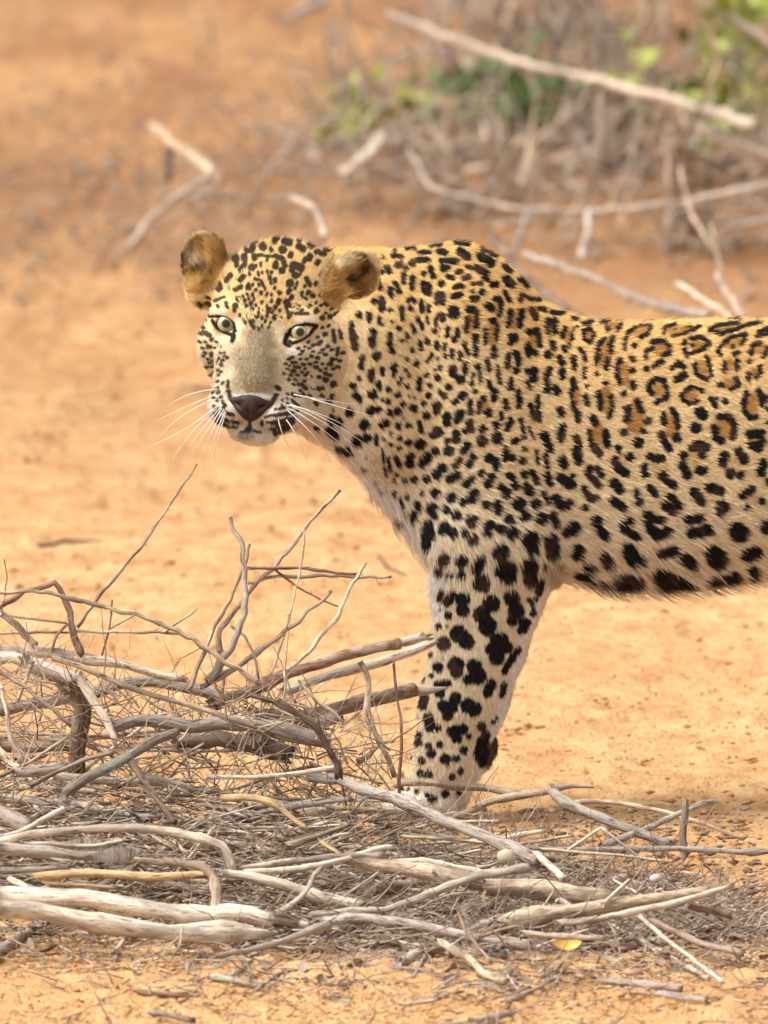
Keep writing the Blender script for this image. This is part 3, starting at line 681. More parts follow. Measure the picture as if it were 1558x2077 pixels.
# ---- fur: short strands rooted all over the body
def make_fur(N_body, N_head):
    nf = len(me2.polygons)
    me2.calc_loop_triangles()
    nt_ = len(me2.loop_triangles); tri = np.zeros(nt_ * 3, np.int32); me2.loop_triangles.foreach_get('vertices', tri); tri = tri.reshape(-1, 3)
    va, vb, vc = BV[tri[:, 0]], BV[tri[:, 1]], BV[tri[:, 2]]
    cr = np.cross(vb - va, vc - va); ar = np.linalg.norm(cr, axis=1) / 2; fnm = cr / (2 * ar[:, None] + 1e-12)
    cen = (va + vb + vc) / 3; X, Y = project(cen)
    toc = CAMP - cen; toc /= np.linalg.norm(toc, axis=1)[:, None]; face = (fnm * toc).sum(1)
    vis = np.where(face > -.25, 1.0, .18) * np.where(X < 1640, 1, .25) * np.where((cen[:, 1] > .09), .3, 1)
    hm = headmask[tri].all(1)
    rg = np.random.RandomState(3)
    P0, N0, HD = [], [], []
    for mask, N in ((~hm, N_body), (hm, N_head)):
        wgt = ar * vis * mask; cdf = np.cumsum(wgt); cdf /= cdf[-1]
        ti = np.searchsorted(cdf, rg.rand(N)); u = rg.rand(N); v = rg.rand(N); s = u + v > 1; u[s] = 1 - u[s]; v[s] = 1 - v[s]
        T = tri[ti]; wq = np.stack([1 - u - v, u, v], 1)[:, :, None]
        P0.append((BV[T] * wq).sum(1)); nn = (BN[T] * wq).sum(1); N0.append(nn / np.linalg.norm(nn, axis=1)[:, None]); HD.append(np.full(N, mask is hm))
    p0 = np.concatenate(P0); nn = np.concatenate(N0); hh = np.concatenate([np.zeros(N_body, bool), np.ones(N_head, bool)])
    x, y = project(p0)
    # direction field
    d = np.tile(np.array([1, 0, -.30]), (len(p0), 1))
    k = sst(1000, 760, x); d += k[:, None] * np.array([-.35, 0, -.55])
    k = sst(1000, 1180, y) * (x < 1140); d = d * (1 - k[:, None]) + k[:, None] * np.array([.12, 0, -1.0])
    k = sst(1030, 1180, y) * (x > 1140) * (x < 2100); d = d * (1 - k[:, None]) + k[:, None] * np.array([.75, 0, -.7])
    k = ((y > 1050) & (x > 2080)).astype(float); d = d * (1 - k[:, None]) + k[:, None] * np.array([.1, 0, -1.0])
    hq = (p0 - HO) @ HM.T / px_
    g = hq - np.array([-2, -118, 150]); g /= np.linalg.norm(g, axis=1)[:, None]
    low = sst(-120, -175, hq[:, 1])[:, None]; g = g * (1 - low) + low * np.array([0, -.6, -.6])
    gw = g @ HM
    earm = hh & (hq[:, 1] > 95) & (np.abs(hq[:, 0] - 5) > 100)
    ge = np.stack([np.sign(hq[:, 0]) * .75, np.full(len(x), .6), np.full(len(x), .15)], 1) @ HM
    d = np.where(hh[:, None], gw, d); d = np.where(earm[:, None], ge, d)
    jit = np.stack([vnoise(p0 * 55 + s) for s in (1, 20, 40)], 1) * .28
    d = d / np.linalg.norm(d, axis=1)[:, None] + jit + rg.randn(*p0.shape) * .10
    d -= nn * (d * nn).sum(1)[:, None]; d /= np.linalg.norm(d, axis=1)[:, None] + 1e-6
    L = np.full(len(p0), .0068) + .004 * sst(900, 1100, y)
    L = np.where(hh, .0026 + .005 * sst(30, -60, hq[:, 2]) , L)
    L = np.where(hh & (hq[:, 1] < -165), .005, L)
    L = np.where(earm, .003 + .004 * rg.rand(len(p0)) ** 2, L)
    for s_, ec_, eb_ in ((-1, -155, 144), (1, 152, 139)):
        ea_ = (hq[:, 0] - ec_) * s_; ev_ = hq[:, 1] - eb_; tuft = earm & (np.sign(hq[:, 0] - 4) == s_) & (ea_ < 4) & (ea_ > -44) & (np.abs(ev_) < 40) & ((nn @ HC) > .0)
        L = np.where(tuft, .006 + .013 * rg.rand(len(p0)), L)
    L = np.where(~hh & (y > 1185) & (x < 1135), .0055, L)
    L = np.where(~hh & (x > 1120), L + .010 * sst(1110, 1185, y) * (x < 2100) * sst(1130, 1210, x), L)
    frd = seg(x, y, [(690, 905), (740, 985), (800, 1060), (850, 1120), (880, 1200)]); L = np.where(~hh & (x < 1000), L + .003 * sst(50, 20, frd), L)
    L *= rg.uniform(.7, 1.15, len(p0))
    # skip nose pad and the eyes
    keep = np.ones(len(p0), bool)
    for s, ec in EYES: keep &= np.linalg.norm(p0 - ec, axis=1) > 22.5 * px_
    keep &= ~(hh & (np.hypot((hq[:, 0] - 10) / 50, (hq[:, 1] + 138) / 24) < 1) & (hq[:, 2] > 105))
    near_eye = np.min([np.linalg.norm(p0 - ec, axis=1) for s, ec in EYES], axis=0)
    L = np.where(near_eye < 55 * px_, L * .45, L)
    cl = coat(p0 + d * (L * .45)[:, None], hh, nn)
    cl *= np.where(hh, rg.uniform(.72, 1.28, len(p0)), rg.uniform(.80, 1.20, len(p0)))[:, None]
    lift = np.where(hh, .22, .20) + rg.rand(len(p0)) * .14
    lift = np.where(earm, .5, lift)
    stray = rg.rand(len(p0)) < .04; lift = np.where(stray, .75, lift); L = np.where(stray, L * 1.35, L)
    pts = np.zeros((len(p0), 4, 3))
    for j, t in enumerate((0, .34, .68, 1.0)):
        pts[:, j] = p0 + (d * t + nn * (lift * (t - .42 * t * t))[:, None]) * L[:, None]
        pts[:, j, 2] -= (L * L * 6 * t * t) * (~hh)
    pts = pts[keep]; cl = cl[keep]; hh = hh[keep]
    cu = bpy.data.hair_curves.new("fur")
    cu.add_curves([4] * len(pts))
    cu.attributes['position'].data.foreach_set('vector', pts.astype(np.float32).ravel()) if 'position' in cu.attributes else cu.points.foreach_set('position', pts.astype(np.float32).ravel())
    ra = cu.attributes.new('radius', 'FLOAT', 'POINT') if 'radius' not in cu.attributes else cu.attributes['radius']
    rr = np.where(hh, .00020, .00028)[:, None] * np.array([[1, .95, .7, .15]])
    ra.data.foreach_set('value', rr.astype(np.float32).ravel())
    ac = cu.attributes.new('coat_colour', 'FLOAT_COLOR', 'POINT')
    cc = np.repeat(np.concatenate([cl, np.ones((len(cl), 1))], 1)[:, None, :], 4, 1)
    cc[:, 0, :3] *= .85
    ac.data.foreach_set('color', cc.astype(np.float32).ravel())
    ob = bpy.data.objects.new("fur", cu); COL.objects.link(ob); ob.parent = leopard; ob['kind'] = 'stuff'
    mf = NT("fur"); a = mf.n('ShaderNodeAttribute'); a.attribute_name = 'coat_colour'
    mf.l(a.outputs['Color'], mf.b.inputs['Base Color']); mf.b.inputs['Roughness'].default_value = .6; mf.b.inputs['Specular IOR Level'].default_value = .14
    cu.materials.append(mf.m)
make_fur(FUR_BODY, FUR_HEAD)
S.cycles_curves.shape = 'RIBBONS' if hasattr(S, 'cycles_curves') else None

# ---- eyes
m_eye = NT("eye")
tc = m_eye.n('ShaderNodeTexCoord'); sx = m_eye.n('ShaderNodeSeparateXYZ'); m_eye.l(tc.outputs['Object'], sx.inputs[0])
rr = m_eye.math('SQRT', m_eye.math('ADD', m_eye.math('POWER', sx.outputs[0], 2), m_eye.math('POWER', sx.outputs[1], 2)))
rr = m_eye.math('DIVIDE', rr, .0136)
nz = m_eye.noise(tc.outputs['Object'], 900, 2)
rr2 = m_eye.math('ADD', rr, m_eye.math('MULTIPLY', m_eye.math('SUBTRACT', nz, .5), .10))
col = m_eye.ramp(rr2, [(0, (.006, .006, .006)), (.29, (.004, .004, .004)), (.33, (.15, .13, .045)), (.44, (.40, .40, .20)), (.62, (.40, .40, .24)), (.72, (.10, .08, .03)), (.78, (.01, .008, .006)), (1, (.01, .008, .006))])
m_eye.l(col, m_eye.b.inputs['Base Color']); m_eye.b.inputs['Roughness'].default_value = .12; m_eye.b.inputs['Coat Weight'].default_value = .35; m_eye.b.inputs['Coat Roughness'].default_value = .03
for s, ec in EYES:
    R = 24.5 * px_
    vs, fs = [], []
    nu, nv = 24, 16
    for i in range(nv + 1):
        for j in range(nu):
            ph = math.pi * i / nv; t = 2 * math.pi * j / nu
            bulge = 1 + .05 * math.exp(-(ph / .5) ** 2)
            vs.append((R * math.sin(ph) * math.cos(t), R * math.sin(ph) * math.sin(t), R * math.cos(ph) * bulge))
    for i in range(nv):
        for j in range(nu): fs.append((i * nu + j, (i + 1) * nu + j, (i + 1) * nu + (j + 1) % nu, i * nu + (j + 1) % nu))
    e = mesh_obj("eye", vs, fs, m_eye.m, leopard)
    e.location = ec
    look = Vector(CAMP - ec + np.array([.0, 0, .6])).normalized()
    e.rotation_euler = look.to_track_quat('Z', 'Y').to_euler()

# ---- nose leather
m_nose = NT("nose_leather")
tc = m_nose.n('ShaderNodeTexCoord')
m_nose.l(m_nose.ramp(m_nose.noise(tc.outputs['Object'], 120, 3), [(.3, (.014, .009, .008)), (.75, (.05, .022, .02))]), m_nose.b.inputs['Base Color'])
m_nose.b.inputs['Roughness'].default_value = .5; m_nose.b.inputs['Specular IOR Level'].default_value = .3
m_nose.l(m_nose.bump(m_nose.noise(tc.outputs['Object'], 1400, 2), .5, .0006), m_nose.b.inputs['Normal'])
def nose():
    # heart-shaped pad: a grid bent over the tip of the muzzle
    outline = lambda t: None
    vs, fs = [], []
    nu, nv = 28, 14
    for j in range(nv + 1):
        v = j / nv                       # 0 top edge .. 1 bottom tip
        hw = 43 * (1 - v) ** .85 + 4
        for i in range(nu + 1):
            u = i / nu * 2 - 1
            b = -121 + 3 * abs(u) ** 2 * (1 - v) - 40 * v + 5 * (1 - v) * math.cos(u * 3.1)
            c = 155 - 19 * abs(u) ** 2.2 * (1 - v) + 5 * math.sin(math.pi * v) - 10 * v * v
            if j == 0 or abs(i / nu * 2 - 1) == 1 or j == nv: c -= 9
            nos = math.exp(-(((abs(u) - .62) / .2) ** 2 + ((v - .34) / .16) ** 2))
            c -= 13 * nos
            c -= 3 * math.exp(-(u * hw / 4) ** 2) * v
            vs.append(H(9 + u * hw, b, c))
    for j in range(nv):
        for i in range(nu): a = j * (nu + 1) + i; fs.append((a, a + nu + 1, a + nu + 2, a + 1))
    o = mesh_obj("nose", vs, fs, m_nose.m, leopard)
    so = o.modifiers.new('thickness', 'SOLIDIFY'); so.thickness = .006; so.offset = 0
nose()

# ---- whiskers
m_wh = NT("whisker"); m_wh.b.inputs['Base Color'].default_value = (.85, .82, .78, 1); m_wh.b.inputs['Roughness'].default_value = .4
WL = """330,1170 180,1200 0,1285;335,1200 160,1255 0,1400;350,1255 200,1380 90,1540;360,1265 240,1400 150,1558;370,1270 270,1420 190,1550;340,1130 200,1122 70,1190;385,1280 320,1420 290,1600;395,1290 350,1430 320,1600;400,1300 370,1440 360,1530
355,1235 190,1330 -30,1440;890,1170 1040,1155 1260,1185;1000,1195 1180,1210 1400,1270;840,1245 1060,1260 1300,1390;860,1240 1100,1300 1370,1480;860,1270 1050,1350 1220,1500;850,1290 1000,1400 1100,1558;835,1350 900,1430 960,1600;770,1320 800,1400 850,1470;870,1255 1080,1320 1300,1500"""
for it in WL.replace('\n', ';').split(';'):
    pp = [tuple(map(float, s.split(','))) for s in it.split()]
    (xa, ya), (xb, yb), (xc, yc) = [(320 + a / 3.116, 440 + b / 3.116) for a, b in pp]
    dep = (-.160, -.155, -.12)
    A_, B_, C_ = P(xa, ya, dep[0]), P(xb, yb, dep[1]), P(xc, yc, dep[2])
    A_ = A_ + (HO + HC * 60 * px_ - A_) * .12
    cp = 2 * B_ - .5 * (A_ + C_)
    vs, fs = [], []
    for j in range(11):
        t = j / 10; c0 = (1 - t) ** 2 * A_ + 2 * t * (1 - t) * cp + t * t * C_
        tg = 2 * (1 - t) * (cp - A_) + 2 * t * (C_ - cp); tg /= np.linalg.norm(tg)
        u = np.cross(tg, [0, 1, 0]); u /= np.linalg.norm(u); v = np.cross(tg, u); r = .00062 * (1 - .75 * t)
        for k in range(4): a = k * math.pi / 2; vs.append(c0 + (u * math.cos(a) + v * math.sin(a)) * r)
    for j in range(10):
        for k in range(4): fs.append((j * 4 + k, j * 4 + (k + 1) % 4, j * 4 + 4 + (k + 1) % 4, j * 4 + 4 + k))
    mesh_obj("whisker", vs, fs, m_wh.m, leopard)
# ================================================================== GROUND
def nonuni(segs): return axis(segs)
gxs = nonuni([(-400, -60, 60), (-60, -8, 8), (-8, -1.4, .5), (-1.4, -.62, .03), (-.62, .62, .0065), (.62, 1.4, .03), (1.4, 8, .5), (8, 60, 8), (60, 400, 60)])
gys = nonuni([(-60, -6, 8), (-6, -2.2, .2), (-2.2, .3, .0075), (.3, 3, .016), (3, 13, .05), (13, 40, 1.5), (40, 900, 60)])
XX, YY = np.meshgrid(gxs, gys, indexing='ij')
def ground_z(X, Y):
    p = np.stack([X, Y, np.zeros_like(X)], -1)
    far = np.clip(1 - (np.abs(Y) - 14) / 20, 0, 1)
    n0 = fbm(p * 1.3, 2); n1 = fbm(p * 9, 3); n2 = fbm(p * 42 + 5, 3); n3 = vnoise(p * 120)
    clod = np.clip(n2 - .45, 0, 1)
    return (n0 * .006 + n1 * .0045 + n2 * .0022 + clod * .006 + n3 * .0007) * far - .006
ZZ = ground_z(XX, YY)
nxg, nyg = XX.shape
ii_, jj_ = np.meshgrid(np.arange(nxg - 1), np.arange(nyg - 1), indexing='ij')
qf = np.stack([ii_ * nyg + jj_, (ii_ + 1) * nyg + jj_, (ii_ + 1) * nyg + jj_ + 1, ii_ * nyg + jj_ + 1], -1).reshape(-1, 4)
m_sand = NT("sand")
tc = m_sand.n('ShaderNodeTexCoord'); ob_ = tc.outputs['Object']
mp = m_sand.n('ShaderNodeMapping'); mp.inputs['Scale'].default_value = (1, .55, 1); m_sand.l(ob_, mp.inputs[0]); mv = mp.outputs[0]
big = m_sand.noise(mv, 1.6, 5, .6); mid = m_sand.noise(mv, 13, 5, .65); fin = m_sand.noise(mv, 95, 4, .7); grit = m_sand.noise(mv, 420, 3, .6)
base = m_sand.ramp(mid, [(.30, SAND_D), (.50, SAND_M), (.72, SAND_L)])
base = m_sand.mix(m_sand.math('MULTIPLY', m_sand.ramp(fin, [(.56, (0, 0, 0)), (.72, (1, 1, 1))]), .45), base, (.30, .13, .05))
base = m_sand.mix(m_sand.math('MULTIPLY', m_sand.ramp(grit, [(.60, (0, 0, 0)), (.75, (1, 1, 1))]), .5), base, (.22, .10, .05))
base = m_sand.mix(m_sand.math('MULTIPLY', m_sand.ramp(m_sand.noise(mv, 34, 5, .75), [(.50, (0, 0, 0)), (.64, (1, 1, 1))]), .55), base, (.46, .20, .085))
base = m_sand.mix(m_sand.math('MULTIPLY', m_sand.ramp(big, [(.45, (0, 0, 0)), (.68, (1, 1, 1))]), .35), base, (.46, .19, .07))
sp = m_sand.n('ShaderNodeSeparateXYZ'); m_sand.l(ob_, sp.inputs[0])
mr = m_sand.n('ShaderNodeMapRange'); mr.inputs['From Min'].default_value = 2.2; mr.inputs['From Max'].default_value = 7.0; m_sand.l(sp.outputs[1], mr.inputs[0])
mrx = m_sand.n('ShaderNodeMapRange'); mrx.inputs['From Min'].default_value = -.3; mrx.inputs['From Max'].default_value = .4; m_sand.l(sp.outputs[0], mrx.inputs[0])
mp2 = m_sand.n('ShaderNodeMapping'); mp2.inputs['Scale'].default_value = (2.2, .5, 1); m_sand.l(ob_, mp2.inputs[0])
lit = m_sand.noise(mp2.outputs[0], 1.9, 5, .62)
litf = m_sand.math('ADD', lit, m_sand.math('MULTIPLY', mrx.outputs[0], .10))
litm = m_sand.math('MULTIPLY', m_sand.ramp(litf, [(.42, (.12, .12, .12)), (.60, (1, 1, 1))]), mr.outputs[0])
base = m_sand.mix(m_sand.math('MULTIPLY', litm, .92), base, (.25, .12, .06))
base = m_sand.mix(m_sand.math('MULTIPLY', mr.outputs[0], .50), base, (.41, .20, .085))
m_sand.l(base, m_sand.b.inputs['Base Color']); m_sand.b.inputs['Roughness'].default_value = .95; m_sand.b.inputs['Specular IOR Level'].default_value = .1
bm_ = m_sand.bump(grit, .6, .003, m_sand.bump(fin, .8, .010, m_sand.bump(mid, .5, .02)))
m_sand.l(bm_, m_sand.b.inputs['Normal'])
gnd = tag(mesh_obj("ground", np.stack([XX, YY, ZZ], -1).reshape(-1, 3), qf, m_sand.m), kind='structure')

# ================================================================== WOOD
def bark(name, c1, c2, c3, crack, streak=1.0, bumpd=.003):
    m = NT(name)
    a = m.n('ShaderNodeAttribute'); a.attribute_name = 'bark'
    mp = m.n('ShaderNodeMapping'); mp.inputs['Scale'].default_value = (1, 1, .15); m.l(a.outputs['Vector'], mp.inputs[0])
    mq = m.n('ShaderNodeMapping'); mq.inputs['Scale'].default_value = (1, 1, .35); m.l(a.outputs['Vector'], mq.inputs[0])
    oi = m.n('ShaderNodeObjectInfo')
    st = m.noise(mp.outputs[0], 330, 5, .68); pt = m.noise(mq.outputs[0], 34, 4, .6); fi = m.noise(a.outputs['Vector'], 700, 2, .6)
    c = m.ramp(st, [(.40, c2), (.58, c1)])
    c = m.mix(m.math('MULTIPLY', m.ramp(pt, [(.50, (0, 0, 0)), (.58, (1, 1, 1))]), .85), c, c3)
    c = m.mix(m.ramp(st, [(.33, (1, 1, 1)), (.41, (0, 0, 0))]), c, crack)
    c = m.mix(m.math('MULTIPLY', m.ramp(fi, [(.55, (0, 0, 0)), (.7, (1, 1, 1))]), .35), c, crack)
    hs = m.n('ShaderNodeHueSaturation'); m.l(c, hs.inputs['Color'])
    m.l(m.math('ADD', m.math('MULTIPLY', oi.outputs['Random'], .5), .75), hs.inputs['Value'])
    m.l(hs.outputs[0], m.b.inputs['Base Color']); m.b.inputs['Roughness'].default_value = .85; m.b.inputs['Specular IOR Level'].default_value = .2
    m.l(m.bump(fi, .4, .001, m.bump(st, .8, bumpd)), m.b.inputs['Normal'])
    return m.m
WOOD = {
 'white': bark('bleached_wood', (.80, .71, .58), (.55, .43, .31), (.38, .32, .27), (.17, .10, .06)),
 'pale': bark('pale_wood', (.74, .62, .49), (.44, .33, .24), (.31, .25, .205), (.13, .08, .045)),
 'grey': bark('grey_bark', (.48, .40, .335), (.23, .175, .14), (.52, .45, .38), (.07, .045, .035)),
 'brown': bark('brown_bark', (.40, .25, .17), (.19, .11, .075), (.54, .44, .34), (.06, .035, .025)),
 'dark': bark('dark_bark', (.22, .15, .105), (.10, .068, .05), (.33, .26, .2), (.03, .018, .013)),
 'yellow': bark('split_yellow_wood', (.66, .47, .25), (.42, .27, .14), (.30, .19, .10), (.15, .08, .04)),
 'tan': bark('tan_wood', (.68, .53, .37), (.40, .29, .20), (.26, .185, .135), (.10, .06, .035)),
 'moss': bark('mossy_bark', (.44, .36, .28), (.25, .19, .145), (.46, .49, .39), (.07, .05, .035)),
}
def catmull(pts, rad, step):
    pts = np.array(pts, float); n = len(pts); rad = np.array(rad, float)
    if n == 2: pts = np.array([pts[0], (pts[0] + pts[1]) / 2, pts[1]]); rad = np.array([rad[0], rad.mean(), rad[1]]); n = 3
    pe = np.concatenate([[2 * pts[0] - pts[1]], pts, [2 * pts[-1] - pts[-2]]])
    out_, ro = [], []
    for i in range(n - 1):
        p0, p1, p2, p3 = pe[i:i + 4]; L = np.linalg.norm(p2 - p1); k = max(2, int(L / step))
        for j in range(k):
            t = j / k
            cr_ = .5 * (2 * p1 + (p2 - p0) * t + (2 * p0 - 5 * p1 + 4 * p2 - p3) * t * t + (3 * p1 - p0 - 3 * p2 + p3) * t ** 3); out_.append(cr_ * .35 + (p1 + (p2 - p1) * t) * .65); ro.append(rad[i] + (rad[i + 1] - rad[i]) * t)
    out_.append(pts[-1]); ro.append(rad[-1])
    return np.array(out_), np.array(ro)
def tube(pts, rad, seed=0, rough=.12, kink=.25, jag=(1, 1), sides=None, flat=1.0, step=None):
    """-> verts, faces, bark coords of one stick"""
    rs = np.random.RandomState(seed)
    rm = float(np.mean(rad))
    c, r = catmull(pts, rad, step or max(rm * 1.5, .006))
    n = len(c); ns = sides or (12 if rm > .006 else 8 if rm > .003 else 5 if rm > .0012 else 4)
    off = rs.rand(3) * 50
    tt = np.arange(n)[:, None] * np.array([[.6, .6, .6]])
    c = c + np.stack([vnoise(tt * .5 + off + k * 9) for k in range(3)], 1) * rm * kink
    r = r * (1 + rough * vnoise(tt * .8 + off + 3))
    for _ in range(max(0, int(n / 14))):
        kx = rs.randint(n); r = r * (1 + rs.uniform(.1, .35) * np.exp(-((np.arange(n) - kx) / 1.2) ** 2))
    tg = np.gradient(c, axis=0); tg /= np.linalg.norm(tg, axis=1)[:, None] + 1e-12
    u = np.cross(tg[0], [0.1, .2, 1.0]); u /= np.linalg.norm(u)
    L = np.concatenate([[0], np.cumsum(np.linalg.norm(np.diff(c, axis=0), axis=1))])
    vs, bk = [], []
    for i in range(n):
        u = u - tg[i] * (u @ tg[i]); u /= np.linalg.norm(u); v = np.cross(tg[i], u)
        a = np.arange(ns) / ns * 2 * math.pi
        lob = 1 + .13 * vnoise(np.stack([np.cos(a) * 1.3, np.sin(a) * 1.3, np.full(ns, i * .22)], 1) + off)
        rr = r[i] * lob
        ring = c[i] + (u * np.cos(a)[:, None] + v * np.sin(a)[:, None] * flat) * rr[:, None]
        if i in (0, n - 1) and jag[0 if i == 0 else 1]:
            ring = ring + tg[i] * (rs.uniform(-1, 1, ns) * r[i] * (.9 if jag[0 if i == 0 else 1] == 1 else 2.6))[:, None]
        vs.append(ring); bk.append(np.stack([np.cos(a) * r[i], np.sin(a) * r[i], np.full(ns, L[i])], 1) + off)
    vs = np.concatenate(vs); bk = np.concatenate(bk)
    i = np.arange(n - 1)[:, None] * ns; j = np.arange(ns)[None, :]; j2 = (j + 1) % ns
    f = np.stack([i + j, i + j2, i + ns + j2, i + ns + j], -1).reshape(-1, 4)
    e0 = len(vs)
    vs = np.concatenate([vs, [c[0] + tg[0] * r[0] * .5 * (1 if jag[0] else -.6)], [c[-1] - tg[-1] * r[-1] * .5 * (1 if jag[1] else -.6)]])
    bk = np.concatenate([bk, [bk[0]], [bk[-1]]])
    j = np.arange(ns); caps0 = np.stack([j, np.full(ns, e0), np.full(ns, e0), (j + 1) % ns], 1)
    b = (n - 1) * ns; caps1 = np.stack([b + j, b + (j + 1) % ns, np.full(ns, e0 + 1), np.full(ns, e0 + 1)], 1)
    faces = f.tolist() + [(int(a_[0]), int(a_[3]), int(a_[1])) for a_ in caps0] + [(int(a_[0]), int(a_[1]), int(a_[2])) for a_ in caps1]
    return vs, faces, bk, c, tg, r
TILE = {'A': (0, 900, 1.7311), 'B': (0, 1280, 1.9974), 'C': (780, 1450, 2.0026), 'D': (0, 1450, 3.4622), 'E': (400, 1450, 3.4622), 'F': (0, 1150, 3.116), 'L': (0, 1850, 1.7311), 'O': (0, 0, 1.0)}
def place(px, py, Y, r):
    """point at that pixel and depth, moved along the ray on to the ground if it would lie below it"""
    g_ = G(px, py, r * .8)
    if Y > 50: return g_
    p = P(px, py, Y)
    return g_ if p[2] < r * .8 else p
NSEED = [100]
def stick(name, label, cat, colr, tile, dep, rad, pts, group=None, thorns=0, jag=(1, 1), rough=.12, kink=.35, flat=1.0, parent=None, sub_=None):
    x0, y0, k = TILE[tile]
    q = [(x0 + a / k, y0 + b / k) for a, b in pts]
    n = len(q); rr = [(rad[0] + (rad[1] - rad[0]) * i / (n - 1)) * PXM for i in range(n)]
    dd = [dep[0] + (dep[1] - dep[0]) * i / (n - 1) for i in range(n)]
    w = [place(x, y, d, r) for (x, y), d, r in zip(q, dd, rr)]
    NSEED[0] += 1
    vs, fs, bk, c, tg, r = tube(w, rr, NSEED[0], rough, kink, jag, flat=flat)
    o_ = mesh_obj(name, vs, fs, WOOD[colr], parent, attrs={'bark': ('FLOAT_VECTOR', bk)})
    if parent is None: tag(o_, label, cat, group)
    if thorns:
        rs = np.random.RandomState(NSEED[0]); TV, TF = [], []
        for _ in range(thorns):
            i = rs.randint(1, len(c) - 1); a = rs.uniform(0, 6.28); t = tg[i]; u = np.cross(t, [0, 1, 0]); u /= np.linalg.norm(u) + 1e-9; v = np.cross(t, u)
            d = u * math.cos(a) + v * math.sin(a) * .6 + t * rs.uniform(-.5, .7); d /= np.linalg.norm(d); Lt = rs.uniform(.004, .013); b = .0011
            s = len(TV); base_ = c[i]
            TV += [base_ + u * b, base_ - u * b, base_ + v * b, base_ + d * Lt]; TF += [(s, s + 2, s + 3), (s + 2, s + 1, s + 3), (s + 1, s, s + 3)]
        to = mesh_obj("thorns", TV, TF, WOOD[colr], o_, smooth=False, attrs={'bark': ('FLOAT_VECTOR', np.array(TV))}); to['kind'] = 'stuff'
    return o_
def pp(s): return [tuple(float(v) for v in p.split(',')) for p in s.split()]
